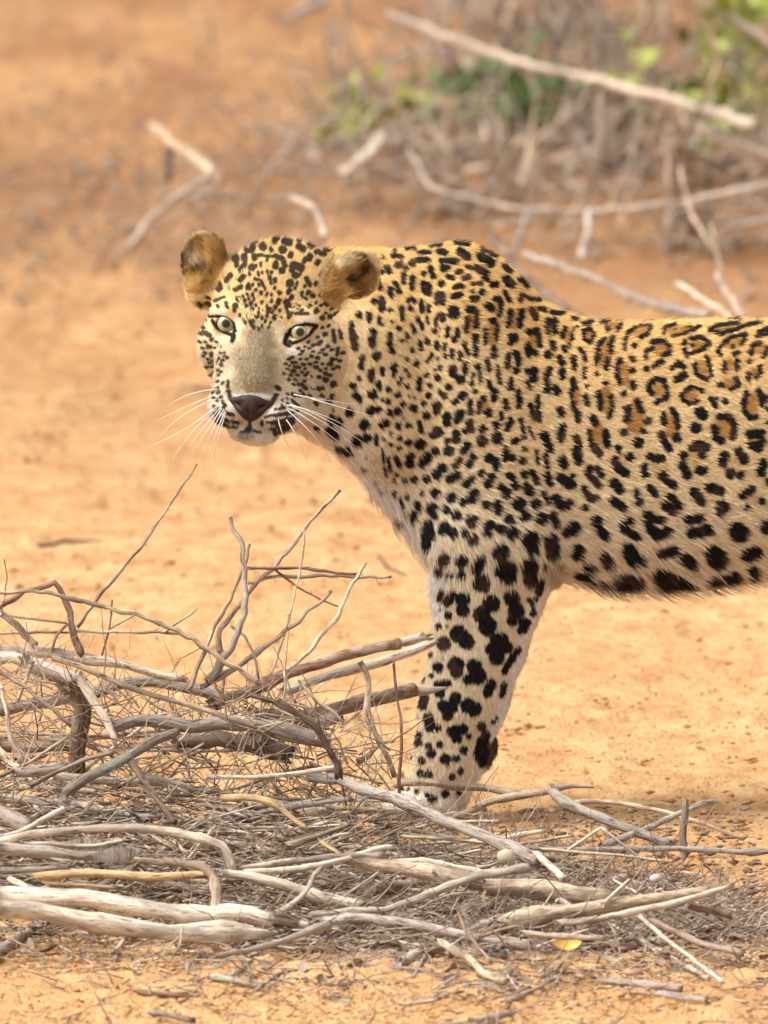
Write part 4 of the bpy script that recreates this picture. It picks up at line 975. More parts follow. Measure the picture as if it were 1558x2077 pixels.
# name | label | category | wood | tile | depths | radii (photo px) | points | thorns | jag
HERO = """
dead_branch|long pale barkless branch sloping down across the top left of the brush pile|branch|pale|F|-.33,-.36|11,8|0,520 150,530 350,545 550,580 800,620 1000,680 1160,705|0|0,2
dead_branch|gnarled grey branch just under the long pale branch at upper left|branch|grey|F|-.42,-.46|12,14|0,575 80,565 250,625 400,675 520,735|0|1,1
broken_stub|short bleached stub slanting down from the gnarled grey branch|branch|pale|F|-.5,-.55|11,7|495,690 600,860 680,980 738,1110|3|1,2
upright_log|dark thick log standing upright in the left half of the pile|log|dark|F|-.46,-.44|18,17|440,740 520,880 505,1050 490,1320|0|1,0
curved_branch|short branch arching from the gnarled grey branch down to the upright dark log|branch|grey|F|-.44,-.44|10,12|150,570 200,645 330,690 440,800|0|1,0
dead_branch|grey brown branch lying level behind the upright dark log|branch|grey|F|-.28,-.30|12,11|0,910 150,875 400,830 600,805 750,745 950,725 1150,755 1300,790 1420,840|0|0,1
straight_stick|long straight thin stick running down right over the grey main log|stick|tan|F|-.55,-.60|6,5|330,575 500,625 700,710 900,790 1150,860 1350,920 1620,1010|0|1,1
dead_branch|red brown branch with pale peeling patches rising to the leopard's leg|branch|brown|A|-.42,-.22|13,11|740,920 870,870 1000,812 1200,745 1400,700|0|1,0
splintered_end|bleached splintered wood on the raised tip of the red brown branch|branch|white|A|-.225,-.20|11,10|1380,706 1440,690 1500,676|0|0,2
dead_branch|pale grey branch right under the red brown rising branch|branch|pale|A|-.36,-.25|11,9|1000,870 1120,825 1250,790 1400,745 1510,703|0|1,2
thick_branch|thick purple brown branch whose hollow tip overlaps the leopard's foreleg|branch|brown|A|-.42,-.18|17,14|900,1020 1020,985 1120,950 1300,900 1450,862|0|1,0
hollow_tip|thin pale sliver curling from the thick purple brown branch onto the foreleg|branch|pale|A|-.18,-.17|12,2|1430,868 1490,870 1540,862 1570,856|0|0,2
main_log|smooth grey log lying level across the middle of the pile|log|grey|F|-.50,-.48|12,15|700,1015 850,975 1000,970 1200,1012 1400,985 1558,990 1750,1030 2080,1100|0|0,0
dark_log|dark brown log half hidden under the smooth grey log|log|dark|E|-.42,-.40|16,17|-150,190 0,180 150,160 400,210 650,280|0|1,1
dark_log|brown log behind the thin dark thorny branch near the middle|log|brown|E|-.36,-.34|14,13|350,-10 550,10 750,50 850,60 1000,0|0|1,1
mossy_branch|branch with a pale green patch rising right to the smooth grey log|branch|moss|D|-.62,-.5|11,9|440,560 600,445 800,350 950,265 1100,175 1250,115|0|1,1
thin_branch|dark red thin stick below the foot of the upright log|stick|dark|D|-.64,-.62|5,4|200,505 400,402 600,310 790,268|0|1,1
thin_branch|thin brown stick sloping up from the left edge beside the grey stump log|stick|tan|D|-.60,-.5|4,3|-10,440 200,335 480,150|0|1,1
log|pale grey log tucked at left under the dark red thin stick|log|grey|D|-.58,-.58|10,11|110,405 300,388 450,362|0|1,1
log|brown log lying level at the left edge behind the pale knotty twig|log|brown|D|-.40,-.40|12,14|-10,215 200,225 460,200|0|0,1
dark_branch|dark branch dropping steeply right below the mossy branch|branch|dark|D|-.62,-.70|8,5|930,340 1010,460 1100,580 1230,760|0|1,1
broad_log|broad flat grey log end at the left edge above the arched branch|log|grey|D|-.74,-.78|20,15|-30,700 100,745 230,810|0|0,1
pale_stick|smooth pale stick rising from the left edge over the arched branch|stick|white|D|-.80,-.78|6,5|-10,862 130,830 300,742 455,650|0|0,1
arched_branch|long pale grey arched branch curving down at its right end|branch|pale|O|-.84,-.86|8,9|-5,1709 58,1693 130,1685 202,1680 289,1681 361,1690 419,1704 452,1716 466,1739 473,1768|0|0,0
pale_stick|short white stick lying under the arched branch|stick|white|D|-.86,-.86|5,4|165,908 380,905 650,922 870,885|0|1,1
grey_log|grey brown log under the short white stick at left|log|grey|D|-.88,-.88|12,9|-20,935 250,955 600,985 700,990|0|0,1
stick|buff stick running level right of the flat bark slab|stick|tan|D|-.88,-.88|6,7|560,998 900,1020 1200,1035 1450,1050|0|1,1
split_log|split yellow log showing fresh wood in the lower left of the pile|log|yellow|D|-.91,-.91|10,8|270,1135 500,1110 800,1122 1100,1142 1470,1122|0|2,1
splintered_strip|thin splintered yellow strip beneath the split yellow log|stick|yellow|D|-.93,-.93|5,4|330,1185 550,1195 830,1215|0|2,2
grey_stick|grey stick at the left edge above the two bleached logs|stick|grey|D|-.93,-.93|6,5|-20,1098 250,1085 490,1068|0|0,1
pale_stick|pale stick slanting down onto the upper bleached log at left|stick|pale|D|-.95,-1.0|7,6|65,1150 180,1200 310,1250|0|1,1
bleached_log|upper of the two big bleached logs at the bottom left, with an upright fork|log|white|D|-1.0,-1.0|18,15|-30,1285 200,1285 550,1290 850,1340 1100,1375 1300,1392 1480,1400 1600,1385 1750,1400 1920,1440|0|0,1
forked_branch|grey forked limb rising from the upper bleached log|branch|tan|E|-1.0,-.92|11,7|135,1390 135,1250 110,1130 40,1065 -120,1040 -230,1020|0|0,1
bleached_log|lower and thickest of the two big bleached logs, lying on the sand at bottom left|log|white|D|-1.08,-1.06|20,16|-30,1365 300,1385 600,1445 900,1490 1200,1535 1558,1530 1700,1528 1850,1540|0|0,2
brown_stub|short brown stub with a white cut tip beside the bleached logs|branch|dark|E|-1.0,-1.0|12,11|530,1440 620,1455 715,1470|0|1,0
cut_tip|white broken knuckle of wood at the end of the short brown stub|branch|white|E|-1.0,-1.0|10,7|710,1468 750,1476 800,1484|0|0,1
curved_stick|pale stick curving up right from the bleached logs to the centre of the pile|stick|pale|E|-.99,-.92|6,5|540,1402 640,1350 720,1290 790,1200 820,1130 870,1080|2|1,1
grey_branch|pale grey branch slanting down right behind the curved pale stick|branch|pale|E|-.90,-.92|9,12|180,1110 400,1140 600,1190 800,1260 1000,1310 1180,1345|0|0,1
split_stick|long split slat of buff wood lying level in the centre of the pile|stick|pale|E|-.86,-.84|6,6|290,1080 600,1035 850,1005 1100,990 1300,985|0|1,1
split_stick|bright buff slat rising right just below the long level slat|stick|white|E|-.88,-.82|7,4|370,1112 700,1082 1000,1022 1250,942 1380,926|0|2,2
wide_plank|wide cracked grey plank of split wood in the centre of the pile|log|tan|O|-.84,-.84|15,17|700,1738 760,1752 860,1768 990,1792|0|1,0
sawn_log|round log with a pale cut end facing out under the wide cracked plank|log|brown|O|-.88,-.70|14,15|752,1806 800,1800 860,1795|0|0,1
forked_stick|long pale stick sloping up right through the lower centre of the pile|stick|white|O|-.98,-.95|6,8|632,1855 718,1848 780,1845 850,1822 900,1800 980,1775 1085,1758|0|1,2
grey_branch|knobbly grey branch sloping down right along the front of the pile|branch|grey|O|-1.0,-1.06|9,11|650,1868 740,1862 800,1870 905,1890 980,1905 1078,1918|0|1,1
ground_branch|grey crooked stick lying on the sand in front of the bleached logs|stick|pale|E|-1.15,-1.1|5,8|120,1692 350,1655 600,1592 800,1512 940,1470|0|1,1
yellow_splinter|bright yellow split branch bending down right in the middle of the tangle|branch|yellow|E|-.72,-.74|8,5|160,590 400,580 560,630 620,680 690,740 780,805|0|1,2
flat_strip|olive tan flat strip of wood rising right below the yellow split branch|stick|tan|E|-.78,-.76|9,4|600,930 740,885 850,850 1070,768|0|2,2
thin_stick|thin white stick crossing the olive tan strip|stick|white|E|-.80,-.80|3,3|790,945 900,880 1000,842 1085,830|0|1,1
yellow_chip|orange yellow chip of wood under the thin white stick|stick|yellow|E|-.80,-.82|6,3|840,880 930,930 1020,985|0|2,2
grey_branch|long grey branch descending right past the leopard's paw|branch|grey|O|-.46,-.72|11,13|625,1575 689,1583 747,1606 804,1620 850,1638 905,1665 970,1690 1030,1717 1095,1748|0|1,1
barred_branch|pale topped brown branch lying level across the leopard's paw|branch|tan|O|-.16,-.20|9,8|800,1592 815,1586 880,1588 930,1595 1000,1600 1055,1612|0|1,1
grey_stick|long thin grey stick under the smooth grey log, nearly level|stick|pale|E|-.56,-.55|5,5|70,435 400,440 700,412 1015,362|0|1,1
thorny_branch|dark thorny branch dropping from the grey log toward the long grey branch|branch|dark|E|-.56,-.55|5,8|560,-110 720,0 850,100 900,200 980,340 995,440|10|1,1
hooked_twig|brown crooked twig hanging down in front of the sand beside the foreleg|branch|tan|O|-.38,-.38|7,6|730,1342 742,1362 748,1390 744,1440 756,1475 775,1515 790,1545 800,1576|2|0,0
upright_twig|very thin red brown upright twig just left of the foreleg|twig|brown|O|-.33,-.32|3,4|799,1345 803,1400 812,1450 815,1510 810,1580 812,1650|5|1,0
curled_twig|brown twig with a pale tip curling up right beside the foreleg's paw|twig|tan|E|-.30,-.26|7,2|1120,335 1200,290 1260,220 1300,195 1380,188|0|1,1
broken_branch|brown broken branch rising right from the leopard's paw|branch|tan|C|-.30,-.36|8,9|250,440 330,395 450,345 560,325 690,305|0|1,0
splinter_tip|thin pale splinter pointing right at the top of the broken brown branch|stick|pale|C|-.37,-.37|8,2|680,300 760,288 845,296|0|0,2
grey_branch|grey branch falling right from the tip of the broken brown branch|branch|grey|C|-.40,-.52|11,10|690,318 740,360 830,400 1000,465 1160,530|0|1,1
thin_branch|rough thin branch running out right over bare sand|branch|tan|C|-.38,-.42|6,4|760,355 860,352 950,356 1100,385 1200,415 1290,440 1460,505|4|1,1
grey_stick|smooth grey stick rising right to meet the upright stub|stick|grey|C|-.52,-.40|7,6|880,535 1050,470 1200,400 1290,362 1345,352|1|1,1
upright_stub|short dark brown stub standing upright at the right of the pile|branch|dark|C|-.50,-.50|8,7|1215,580 1213,480 1225,358|1|0,2
long_stick|long level grey stick reaching the right edge of the picture|stick|grey|C|-.52,-.54|6,6|650,545 900,548 1200,542 1440,558 1600,552|3|1,0
long_twig|long thin buff twig under the level grey stick|twig|tan|C|-.60,-.62|4,3|60,495 200,500 500,530 750,555 950,570 1170,598|0|1,1
bent_twig|thin white twig bent into a peak left of the upright stub|twig|white|C|-.60,-.60|3,3|740,552 810,505 880,460 960,520 1050,592|0|1,1
pale_chunk|short thick white chunk slanting down right in the centre right of the pile|stick|white|C|-.72,-.76|7,8|615,560 680,620 735,672|0|1,1
pale_stick|pale stick sloping down right onto the rounded brown trunk|stick|white|C|-.80,-.80|7,6|-20,605 150,590 300,622 455,658|0|1,1
rounded_trunk|rounded brown trunk with a knot in the lower right of the pile|log|tan|C|-.86,-.84|17,20|400,700 500,700 640,712 780,730 910,745|0|1,1
tapering_branch|thick tapering branch, dark bark at left and bare buff wood at right|branch|tan|C|-.98,-.96|17,9|470,850 620,815 780,795 900,775 1100,745 1320,715|0|1,1
slim_branch|slim buff branch running along the underside of the thick tapering branch|branch|pale|C|-1.03,-1.0|8,5|690,850 830,835 950,812 1150,770 1280,735 1410,695|0|1,2
short_stick|short pale stick poking up right from the thick tapering branch|stick|pale|C|-.98,-.96|5,4|885,770 940,720 1000,665|0|1,1
slender_stick|slender white stick lying on the sand pointing down right|stick|white|C|-1.08,-1.35|5,4|1040,820 1130,900 1250,990 1375,1085|0|1,1
brown_stick|brown stick on the sand behind the slender white stick|stick|brown|C|-1.05,-1.15|7,6|1080,835 1300,935 1450,965|0|1,1
kinked_stick|kinked tan stick running down from the front of the pile onto the sand|stick|tan|C|-1.1,-1.3|7,8|225,920 290,960 350,990 400,1050 495,1082|0|1,1
thin_stick|thin brown stick slanting over the kinked tan stick|stick|brown|C|-1.05,-1.15|3,3|300,800 330,880 430,1000|0|1,1
dark_stick|dark thin stick flat on the sand below the middle of the pile|stick|dark|L|99,99|5,4|1220,182 1370,195 1520,206|0|1,1
brown_chunk|short brown piece of branch at the right end of the pile|branch|brown|C|-.95,-.95|8,8|1240,780 1330,795 1410,812|0|1,1
loose_stick|short pale stick leaning in front of the slim buff branch|stick|white|C|-1.05,-1.05|4,3|900,820 925,865 945,905|0|1,1
bent_twig|thin brown twig bent double near the front of the pile|twig|brown|C|-1.08,-1.08|4,3|380,905 470,875 545,858 555,910|0|1,1
flat_stick|pale flat stick lying level in front of the rounded trunk|stick|pale|C|-1.10,-1.10|6,5|560,888 700,900 900,905|0|1,1
thin_stick|thin pale stick rising right from the knobbly grey branch|stick|pale|C|-1.06,-1.04|3,2|620,942 720,905 830,870|0|1,1
ground_stick|thin white stick on the sand under the lower bleached log|stick|white|D|99,99|3,3|1115,1602 1260,1650 1440,1672|0|1,1
leaning_twig|buff twig leaning against the end of the lower bleached log|twig|tan|D|-1.12,-1.2|3,2|1280,1490 1262,1620 1190,1735|0|1,1
bark_lump|grey green crumbling lump of bark alone on the sand, bottom centre|bark|moss|L|99,99|7,5|735,225 820,240 925,258|0|1,1
wood_fragment|brown fragment of wood on the sand left of the grey green bark lump|wood|brown|L|99,99|6,6|490,283 580,290 660,290|0|1,1
wood_fragment|dark purple brown fragment of wood at the very bottom of the picture|wood|dark|L|99,99|6,7|520,350 600,362 680,382|0|2,1
pale_chip|pale sliver of wood on the sand near the bottom centre|wood|pale|L|99,99|5,4|1408,326 1470,318 1535,308|0|1,2
thin_stick|thin pale stick rising right on the sand at bottom right of centre|stick|pale|C|99,99|5,4|480,1172 600,1120 705,1062|0|1,1
grey_piece|split grey piece of wood on the sand at lower right|wood|grey|C|99,99|8,7|910,1080 1060,1095 1205,1112|0|2,1
grey_piece|grey flat piece of wood just below the split grey piece|wood|grey|C|99,99|7,6|1090,1132 1200,1145 1310,1160|0|1,1
thin_stick|thin tan stick pointing right from the flat grey piece|stick|tan|C|99,99|4,3|1300,1145 1380,1152 1475,1168|0|1,1
dark_branch|dark thin branch curving through the middle of the upper tangle|branch|dark|A|-.50,-.52|5,5|870,880 960,905 1080,970 1140,1039|6|1,1
pale_chip|broad pale flake of wood at the very bottom, right of centre|wood|pale|C|99,99|9,5|350,1250 430,1232 520,1212|0|1,2
"""
THORN = """
thorny_twig|longest thin twig, its tip reaching up under the leopard's whiskers|-.28,-.30|2,5|695,70 600,210 560,275 490,365 400,470 330,560 270,645|14
thorny_twig|thorny twig rising highest toward the leopard's chest, dark tip|-.34,-.38|3.5,7|1195,160 1070,300 960,430 870,530 800,610 765,680 785,745|14
white_twig|upright bleached white twig in the middle of the thorny twigs|-.40,-.42|4,9|812,258 850,370 860,470 858,590 820,700 760,790 725,835|6
thorny_twig|thin brown twig crossing in front of the white upright twig|-.37,-.44|3,5|875,352 855,440 800,560 750,650 700,770 660,870|10
level_twig|upper of two nearly level twigs pointing right at the leopard's chest|-.36,-.34|3.5,3|865,437 1060,439 1160,450 1250,462|8
level_twig|lower and longer of the two nearly level twigs pointing at the chest|-.36,-.33|4,3|870,490 960,468 1180,465 1375,469|10
thorny_twig|thorny twig curving up with its tip below the leopard's throat, rightmost of the upright ones|-.34,-.40|3.5,5|1285,413 1250,480 1220,530 1190,600 1140,660 1080,730 1000,800|12
thorny_twig|twig rising right through the middle, between the level twigs and the rising branch|-.36,-.42|4,6|1160,515 1050,620 960,690 880,760 800,805 700,855|12
hanging_twig|hair thin reddish twig falling from the highest thorny twig|-.35,-.38|2,2.5|1070,290 1060,420 1030,560 990,700 950,815|12
long_twig|long curved twig from the left edge sloping down right over the pale branch|-.38,-.44|3.5,6|-10,520 100,518 200,530 330,565 480,600 620,660 760,740 905,838|14
elbow_twig|dark twig from the left edge with a sharp elbow, dropping to the pale branch|-.36,-.35|5,8|0,572 80,520 185,495 215,540 240,590 262,660 282,735|12
thick_twig|brown stick at the left edge sloping down to the pale branch|-.38,-.36|7,8|-10,585 60,640 130,715|3
side_twig|short side twig joining the dark elbow twig from the left edge|-.36,-.36|3,2.5|10,597 130,620 235,627|7
spiny_twig|straight level twig with downward spines above the pale branch at left|-.34,-.36|3,3|-10,665 200,660 400,660 640,664|12
pale_twig|short pale twig tip rising from the straight spiny twig|-.36,-.36|3,2|575,665 690,580|0
short_twig|short twig dropping from the elbow twig to the pale branch|-.36,-.34|3,4|240,625 195,690 172,745|2
fine_twig|very fine upright twig standing left of the white upright twig|-.34,-.34|1.5,2|395,550 385,650 358,745|7
curved_twig|thin dark twig curving down between the white twig and the rising branch|-.40,-.40|3,3|810,640 860,680 890,740 910,825|4
fine_twig|fine twig zigzagging up right just above the pale branch end|-.38,-.38|2,2|620,785 635,755 660,740 720,708|3
cross_twig|thin twig slanting down right across the two level twigs|-.35,-.35|2.5,2|960,440 1040,500 1110,540 1185,572|7
fine_twig|fine twig standing at the left edge above the other twigs|-.36,-.36|1.5,2|15,405 25,470 8,590|3
dark_twig|dark straight twig sloping down right at the left edge under the pale branch|-.52,-.54|4,4|-10,790 120,880 250,990|4
knotty_twig|pale knotty twig standing at the left edge in front of the logs|-.62,-.64|4,6|0,850 20,930 40,1040 80,1120|3
stub_twig|forked grey stub hanging below the left end of the pale branch|-.48,-.48|6,4|110,760 100,810 60,905|3
peg_twig|small dark peg of wood standing on the rising branch|-.36,-.36|4,4|780,790 782,885|0
white_spine|white spine like twig standing up in front of the rising branch|-.46,-.46|3,2|995,890 1003,850 998,795|0
pale_twig|pale forked twig slanting down right over the thick purple brown branch|-.50,-.50|3,4|1045,835 1120,910 1210,975|4
fine_twig|short reddish twig between the elbow twig and the fine upright twig|-.34,-.34|2,2|385,650 480,600 560,640|2
"""
for ln in HERO.strip().split('\n'):
    nm, lb, ct, wd, tl_, dp, rd, pt, th, jg = ln.split('|')
    fx = [float(v) for v in dp.split(',')]; rd = [float(v) for v in rd.split(',')]
    stick(nm, lb, ct, wd, tl_, fx, rd, pp(pt), thorns=int(th), jag=tuple(int(v) for v in jg.split(',')), rough=.2, kink=.15)
for k, ln in enumerate(THORN.strip().split('\n')):
    nm, lb, dp, rd, pt, th = ln.split('|')
    wd = 'white' if ('white' in nm) else 'pale' if ('pale' in nm or 'knotty' in nm) else ('tan', 'brown', 'pale')[k % 3]
    stick(nm, lb, 'twig', wd, 'A', [float(v) for v in dp.split(',')], [float(v) for v in rd.split(',')], pp(pt), thorns=int(th), rough=.15, kink=.9)

# ---- filler sticks: those one sees only a stretch of between the others
def pile_profile(x):
    """pixel rows of the pile's top and front edge at column x"""
    top = np.interp(x, [-60, 0, 200, 400, 650, 900, 1100, 1300, 1500, 1650], [1430, 1430, 1450, 1480, 1540, 1660, 1690, 1740, 1800, 1840])
    bot = np.interp(x, [-60, 0, 400, 700, 1000, 1200, 1400, 1650], [1850, 1850, 1905, 1925, 1935, 1915, 1900, 1890])
    return top, bot
rf = np.random.RandomState(21)
SEEN = {}
def where(x, y):
    t_, b_ = pile_profile(x); f = (y - t_) / (b_ - t_)
    h_ = "far left" if x < 160 else "left" if x < 420 else "left centre" if x < 680 else "right centre" if x < 940 else "right" if x < 1200 else "far right"
    v_ = "top" if f < .22 else "upper" if f < .42 else "middle" if f < .62 else "lower" if f < .82 else "bottom"
    return "at the " + v_ + " " + h_ + " of the pile"
def stick_label(x, y, r, wd, an):
    look = {'grey': 'grey', 'tan': 'buff', 'pale': 'pale', 'brown': 'reddish brown', 'dark': 'dark brown', 'white': 'bleached white', 'yellow': 'split yellowish'}[wd]
    th = 'thick' if r > 8 else 'thin' if r < 4 else 'slim' if r < 5 else 'stout'
    tilt = 'level' if abs(an) < .12 else 'tilted left' if an > 0 else 'tilted right'
    return th + ' ' + look + ' stick lying ' + tilt + ' ' + where(x, y)
NSTK = 0
while NSTK < 280:
    lower = rf.rand() < .62
    x = rf.uniform(-120, 1420); t_, b_ = pile_profile(x)
    f = rf.beta(1.6, 1.2)
    y = t_ + (b_ - t_) * f
    Yg = G(x, b_)[1]
    Y = -.30 + (Yg + .06 + .30) * f
    Lh = rf.uniform(60, 190); an = rf.normal(0, .16 if lower else .5)
    cx, cy = math.cos(an) * Lh, math.sin(an) * Lh
    r = rf.choice([3, 4, 6, 9, 13], p=[.42, .34, .16, .06, .02])
    bend = rf.uniform(-7, 7)
    wd = rf.choice(['grey', 'tan', 'pale', 'brown', 'dark', 'white', 'yellow'], p=[.17, .24, .28, .14, .03, .13, .01])
    pts = [(x - cx, y - cy), (x, y + bend), (x + cx, y + cy)]
    pts = [(a, max(b, pile_profile(a)[0] - 10)) for a, b in pts]
    lab = stick_label(x, y, r, wd, an)
    if lab in SEEN: continue
    SEEN[lab] = 1; NSTK += 1
    stick('stick', lab, 'stick', wd, 'O', (Y + rf.uniform(-.05, .05), Y + rf.uniform(-.05, .05)), (r * 1.1, r * .8), pts, group='sticks inside the brush pile', rough=.2, kink=.3, jag=(1, rf.randint(1, 3)))

# ---- fine tangle
def scatter_tubes(name, n, sampler, mats, kind='stuff', parent=None, seed=1):
    rs = np.random.RandomState(seed)
    by = {m: ([], [], []) for m in mats}
    keys = list(mats); pr = np.array([mats[m] for m in keys], float); pr /= pr.sum()
    for _ in range(n):
        p, d, L, r = sampler(rs)
        m = keys[rs.choice(len(keys), p=pr)]
        VS, FS, BS = by[m]; k = 4
        c = [p]; dd = d.copy()
        for i in range(k):
            dd = dd + rs.normal(0, .22, 3); dd /= np.linalg.norm(dd); c.append(c[-1] + dd * L / k)
        c = np.array(c); c[:, 2] = np.maximum(c[:, 2], ground_z(c[:, 0], c[:, 1]) + r * .6)
        s = len(VS); u = np.cross(d, [.1, .9, .3]); u /= np.linalg.norm(u) + 1e-9; v = np.cross(d, u); v /= np.linalg.norm(v)
        o3 = rs.rand(3) * 40
        for i in range(k + 1):
            rr_ = r * (1 - .6 * i / k)
            for a in range(3):
                q = u * math.cos(a * 2.094) + v * math.sin(a * 2.094); VS.append(c[i] + q * rr_); BS.append(o3 + q * r + np.array([0, 0, L * i / k]))
        for i in range(k):
            for a in range(3): FS.append((s + i * 3 + a, s + i * 3 + (a + 1) % 3, s + i * 3 + 3 + (a + 1) % 3, s + i * 3 + 3 + a))
    for m in keys:
        VS, FS, BS = by[m]
        if not VS: continue
        o_ = mesh_obj(name, np.array(VS), np.array(FS), WOOD[m], parent, attrs={'bark': ('FLOAT_VECTOR', np.array(BS))}); o_['kind'] = kind
        if parent is None: tag(o_, {'tan': "fine buff dry twigs and stalks tangled through the brush pile", 'grey': "fine grey dead twigs tangled through the brush pile", 'brown': "fine reddish brown twigs tangled through the brush pile",
                                    'pale': "fine bleached stalks and thorns tangled through the brush pile", 'dark': "fine dark rootlets deep in the brush pile"}.get(m, "fine dry twigs in the pile"), 'twigs')
def s_pile(rs):
    x = rs.uniform(-60, 1560) if rs.rand() < .8 else rs.uniform(500, 1150); t_, b_ = pile_profile(x)
    f = rs.beta(1.7, 1.1); y = t_ + 15 + (b_ - t_ - 10) * f
    Yg = G(x, b_)[1]; Y = -.25 + (Yg + .25) * f + rs.uniform(-.1, .1)
    r = rs.choice([.0006, .0009, .0013, .0018], p=[.45, .35, .15, .05])
    p = place(x, y, Y, r * 2)
    a = rs.normal(0, .9 if f < .45 else .4); d = np.array([math.cos(a) * rs.choice([-1, 1]), rs.normal(0, .6), math.sin(a)]); d /= np.linalg.norm(d)
    return p, d, rs.uniform(.02, .11), r
scatter_tubes('dry_twigs', 4600, s_pile, {'tan': 5, 'brown': 3, 'grey': 1, 'pale': 4}, seed=4)
def s_up(rs):
    x = rs.uniform(-20, 800); t_ = np.interp(x, [0, 300, 600, 800], [1330, 1400, 1400, 1480]); y = t_ + abs(rs.normal(0, 90)) + 20
    p = place(x, y, -.42 + rs.normal(0, .07), .002); a = rs.uniform(0, 3.14); d = np.array([math.cos(a), rs.normal(0, .3), math.sin(a) * .7]); d /= np.linalg.norm(d)
    return p, d, rs.uniform(.02, .10), rs.choice([.0006, .0009, .0014])
scatter_tubes('loose_twigs', 480, s_up, {'tan': 4, 'brown': 2, 'grey': 1}, seed=8)
for o_ in list(COL.objects):
    if o_.name.startswith('loose_twigs'):
        o_['label'] = {'tan_wood': "sparse buff twigs and thorns crossing between the upper branches", 'brown_bark': "sparse red brown twigs and thorns crossing between the upper branches",
                       'grey_bark': "sparse grey twigs and thorns crossing between the upper branches"}[o_.data.materials[0].name]
# ---- dead leaves, bark flakes, pebbles
m_leaf = NT("dead_leaf"); tcl = m_leaf.n('ShaderNodeTexCoord'); oi = m_leaf.n('ShaderNodeObjectInfo')
lc_ = m_leaf.ramp(oi.outputs['Random'], [(0, (.30, .17, .09)), (.25, (.42, .30, .20)), (.5, (.22, .11, .07)), (.75, (.50, .39, .29)), (1, (.36, .28, .22))])
m_leaf.l(m_leaf.mix(m_leaf.math('MULTIPLY', m_leaf.noise(tcl.outputs['Object'], 90, 3), .6), lc_, (.13, .08, .05)), m_leaf.b.inputs['Base Color']); m_leaf.b.inputs['Roughness'].default_value = .7
def leaf_mesh(seed):
    rs = np.random.RandomState(seed); vs, fs = [], []
    n = 6; curl = rs.uniform(.2, .9); fold = rs.uniform(.1, .5)
    for i in range(n + 1):
        t = i / n; wd = math.sin(math.pi * min(.97, t * .93 + .04)) ** .8 * .24 * rs.uniform(.88, 1.1)
        z = curl * (t - .5) ** 2; 
        vs += [(t - .5, -wd, z + fold * wd + rs.uniform(-.02, .02)), (t - .5, 0, z), (t - .5, wd, z + fold * wd + rs.uniform(-.02, .02))]
    for i in range(n): a = i * 3; fs += [(a, a + 3, a + 4, a + 1), (a + 1, a + 4, a + 5, a + 2)]
    me = bpy.data.meshes.new('dead_leaf'); me.from_pydata(vs, [], fs); me.materials.append(m_leaf.m); me.polygons.foreach_set('use_smooth', [True] * len(fs)); return me
LM = [leaf_mesh(i) for i in range(6)]
def add_leaf(p, L, label, group, name='dead_leaf', cat='leaf', rs=rf, up=0):
    o_ = bpy.data.objects.new(name, LM[rs.randint(6)]); COL.objects.link(o_); o_.location = p; o_.scale = (L, L, L)
    o_.rotation_euler = (rs.normal(0, .35) + up, rs.normal(0, .35), rs.uniform(0, 6.28)); tag(o_, label, cat, group); return o_
def leaf_label(x, y, sand, L):
    marks = [(60, "the thicker bleached log"), (330, "the tip of the bleached log"), (560, "the short brown stub"), (700, "the curved pale stick"), (830, "the wide cracked plank"), (960, "the cream stone"), (1090, "the kinked tan stick"), (1200, "the tapering branch"), (1330, "the slender white stick"), (1450, "the upright dark stub"), (1600, "the right edge")]
    mk = min(marks, key=lambda m_: abs(m_[0] - x))
    return ("large " if L > .026 else "small " if L < .019 else "") + ("curled dry leaf on the sand " if sand else "curled dry leaf among the sticks ") + ("left of " if x < mk[0] - 25 else "right of " if x > mk[0] + 25 and mk[0] < 1500 else "near ") + mk[1]
for k in range(260):
    x = rf.uniform(0, 1558) if rf.rand() < .5 else rf.uniform(700, 1500); t_, b_ = pile_profile(x)
    onsand = rf.rand() < .45; yl = b_ - 5
    if onsand: p = G(x, b_ + rf.uniform(-25, 70), .004)
    else:
        f = rf.uniform(.45, 1); yl = t_ + (b_ - t_) * f; p = place(x, t_ + (b_ - t_) * f, -.25 + (G(x, b_)[1] + .25) * f, .004)
    LL = rf.uniform(.016, .032); lab = leaf_label(x, yl, onsand, LL)
    if lab in SEEN: continue
    SEEN[lab] = 1
    add_leaf(p, LL, lab, "dry leaves in the brush pile litter")
def small_bits(name, n, region, size, mat, label, cat, flat=.5, seed=2, lng=1.0, tilt=0.0):
    rs = np.random.RandomState(seed); VS, FS, BS = [], [], []
    for _ in range(n):
        p = region(rs); s = size(rs); b = len(VS)
        pts = rs.normal(0, 1, (6, 3)); pts = np.array([[1, 0, 0], [-1, 0, 0], [0, 1, 0], [0, -1, 0], [0, 0, 1], [0, 0, -1]]) * rs.uniform(.6, 1.2, (6, 1)) + pts * .15
        pts *= s * np.array([rs.uniform(.8, 1.6) * lng, rs.uniform(.6, 1), flat]); a = rs.uniform(0, 6.28) if lng == 1 else rs.normal(0, .5); ti = rs.normal(0, tilt) if tilt else 0
        R = np.array([[math.cos(a), -math.sin(a), 0], [math.sin(a), math.cos(a), 0], [0, 0, 1]]) @ np.array([[math.cos(ti), 0, math.sin(ti)], [0, 1, 0], [-math.sin(ti), 0, math.cos(ti)]])
        pts = pts @ R.T + p; VS += list(pts); BS += list(pts - p + rs.rand(3) * 30)
        for f in ((0, 2, 4), (2, 1, 4), (1, 3, 4), (3, 0, 4), (2, 0, 5), (1, 2, 5), (3, 1, 5), (0, 3, 5)): FS.append(tuple(b + i for i in f))
    o_ = mesh_obj(name, np.array(VS), np.array(FS), mat, attrs={'bark': ('FLOAT_VECTOR', np.array(BS))}); tag(o_, label, cat, kind='stuff'); return o_
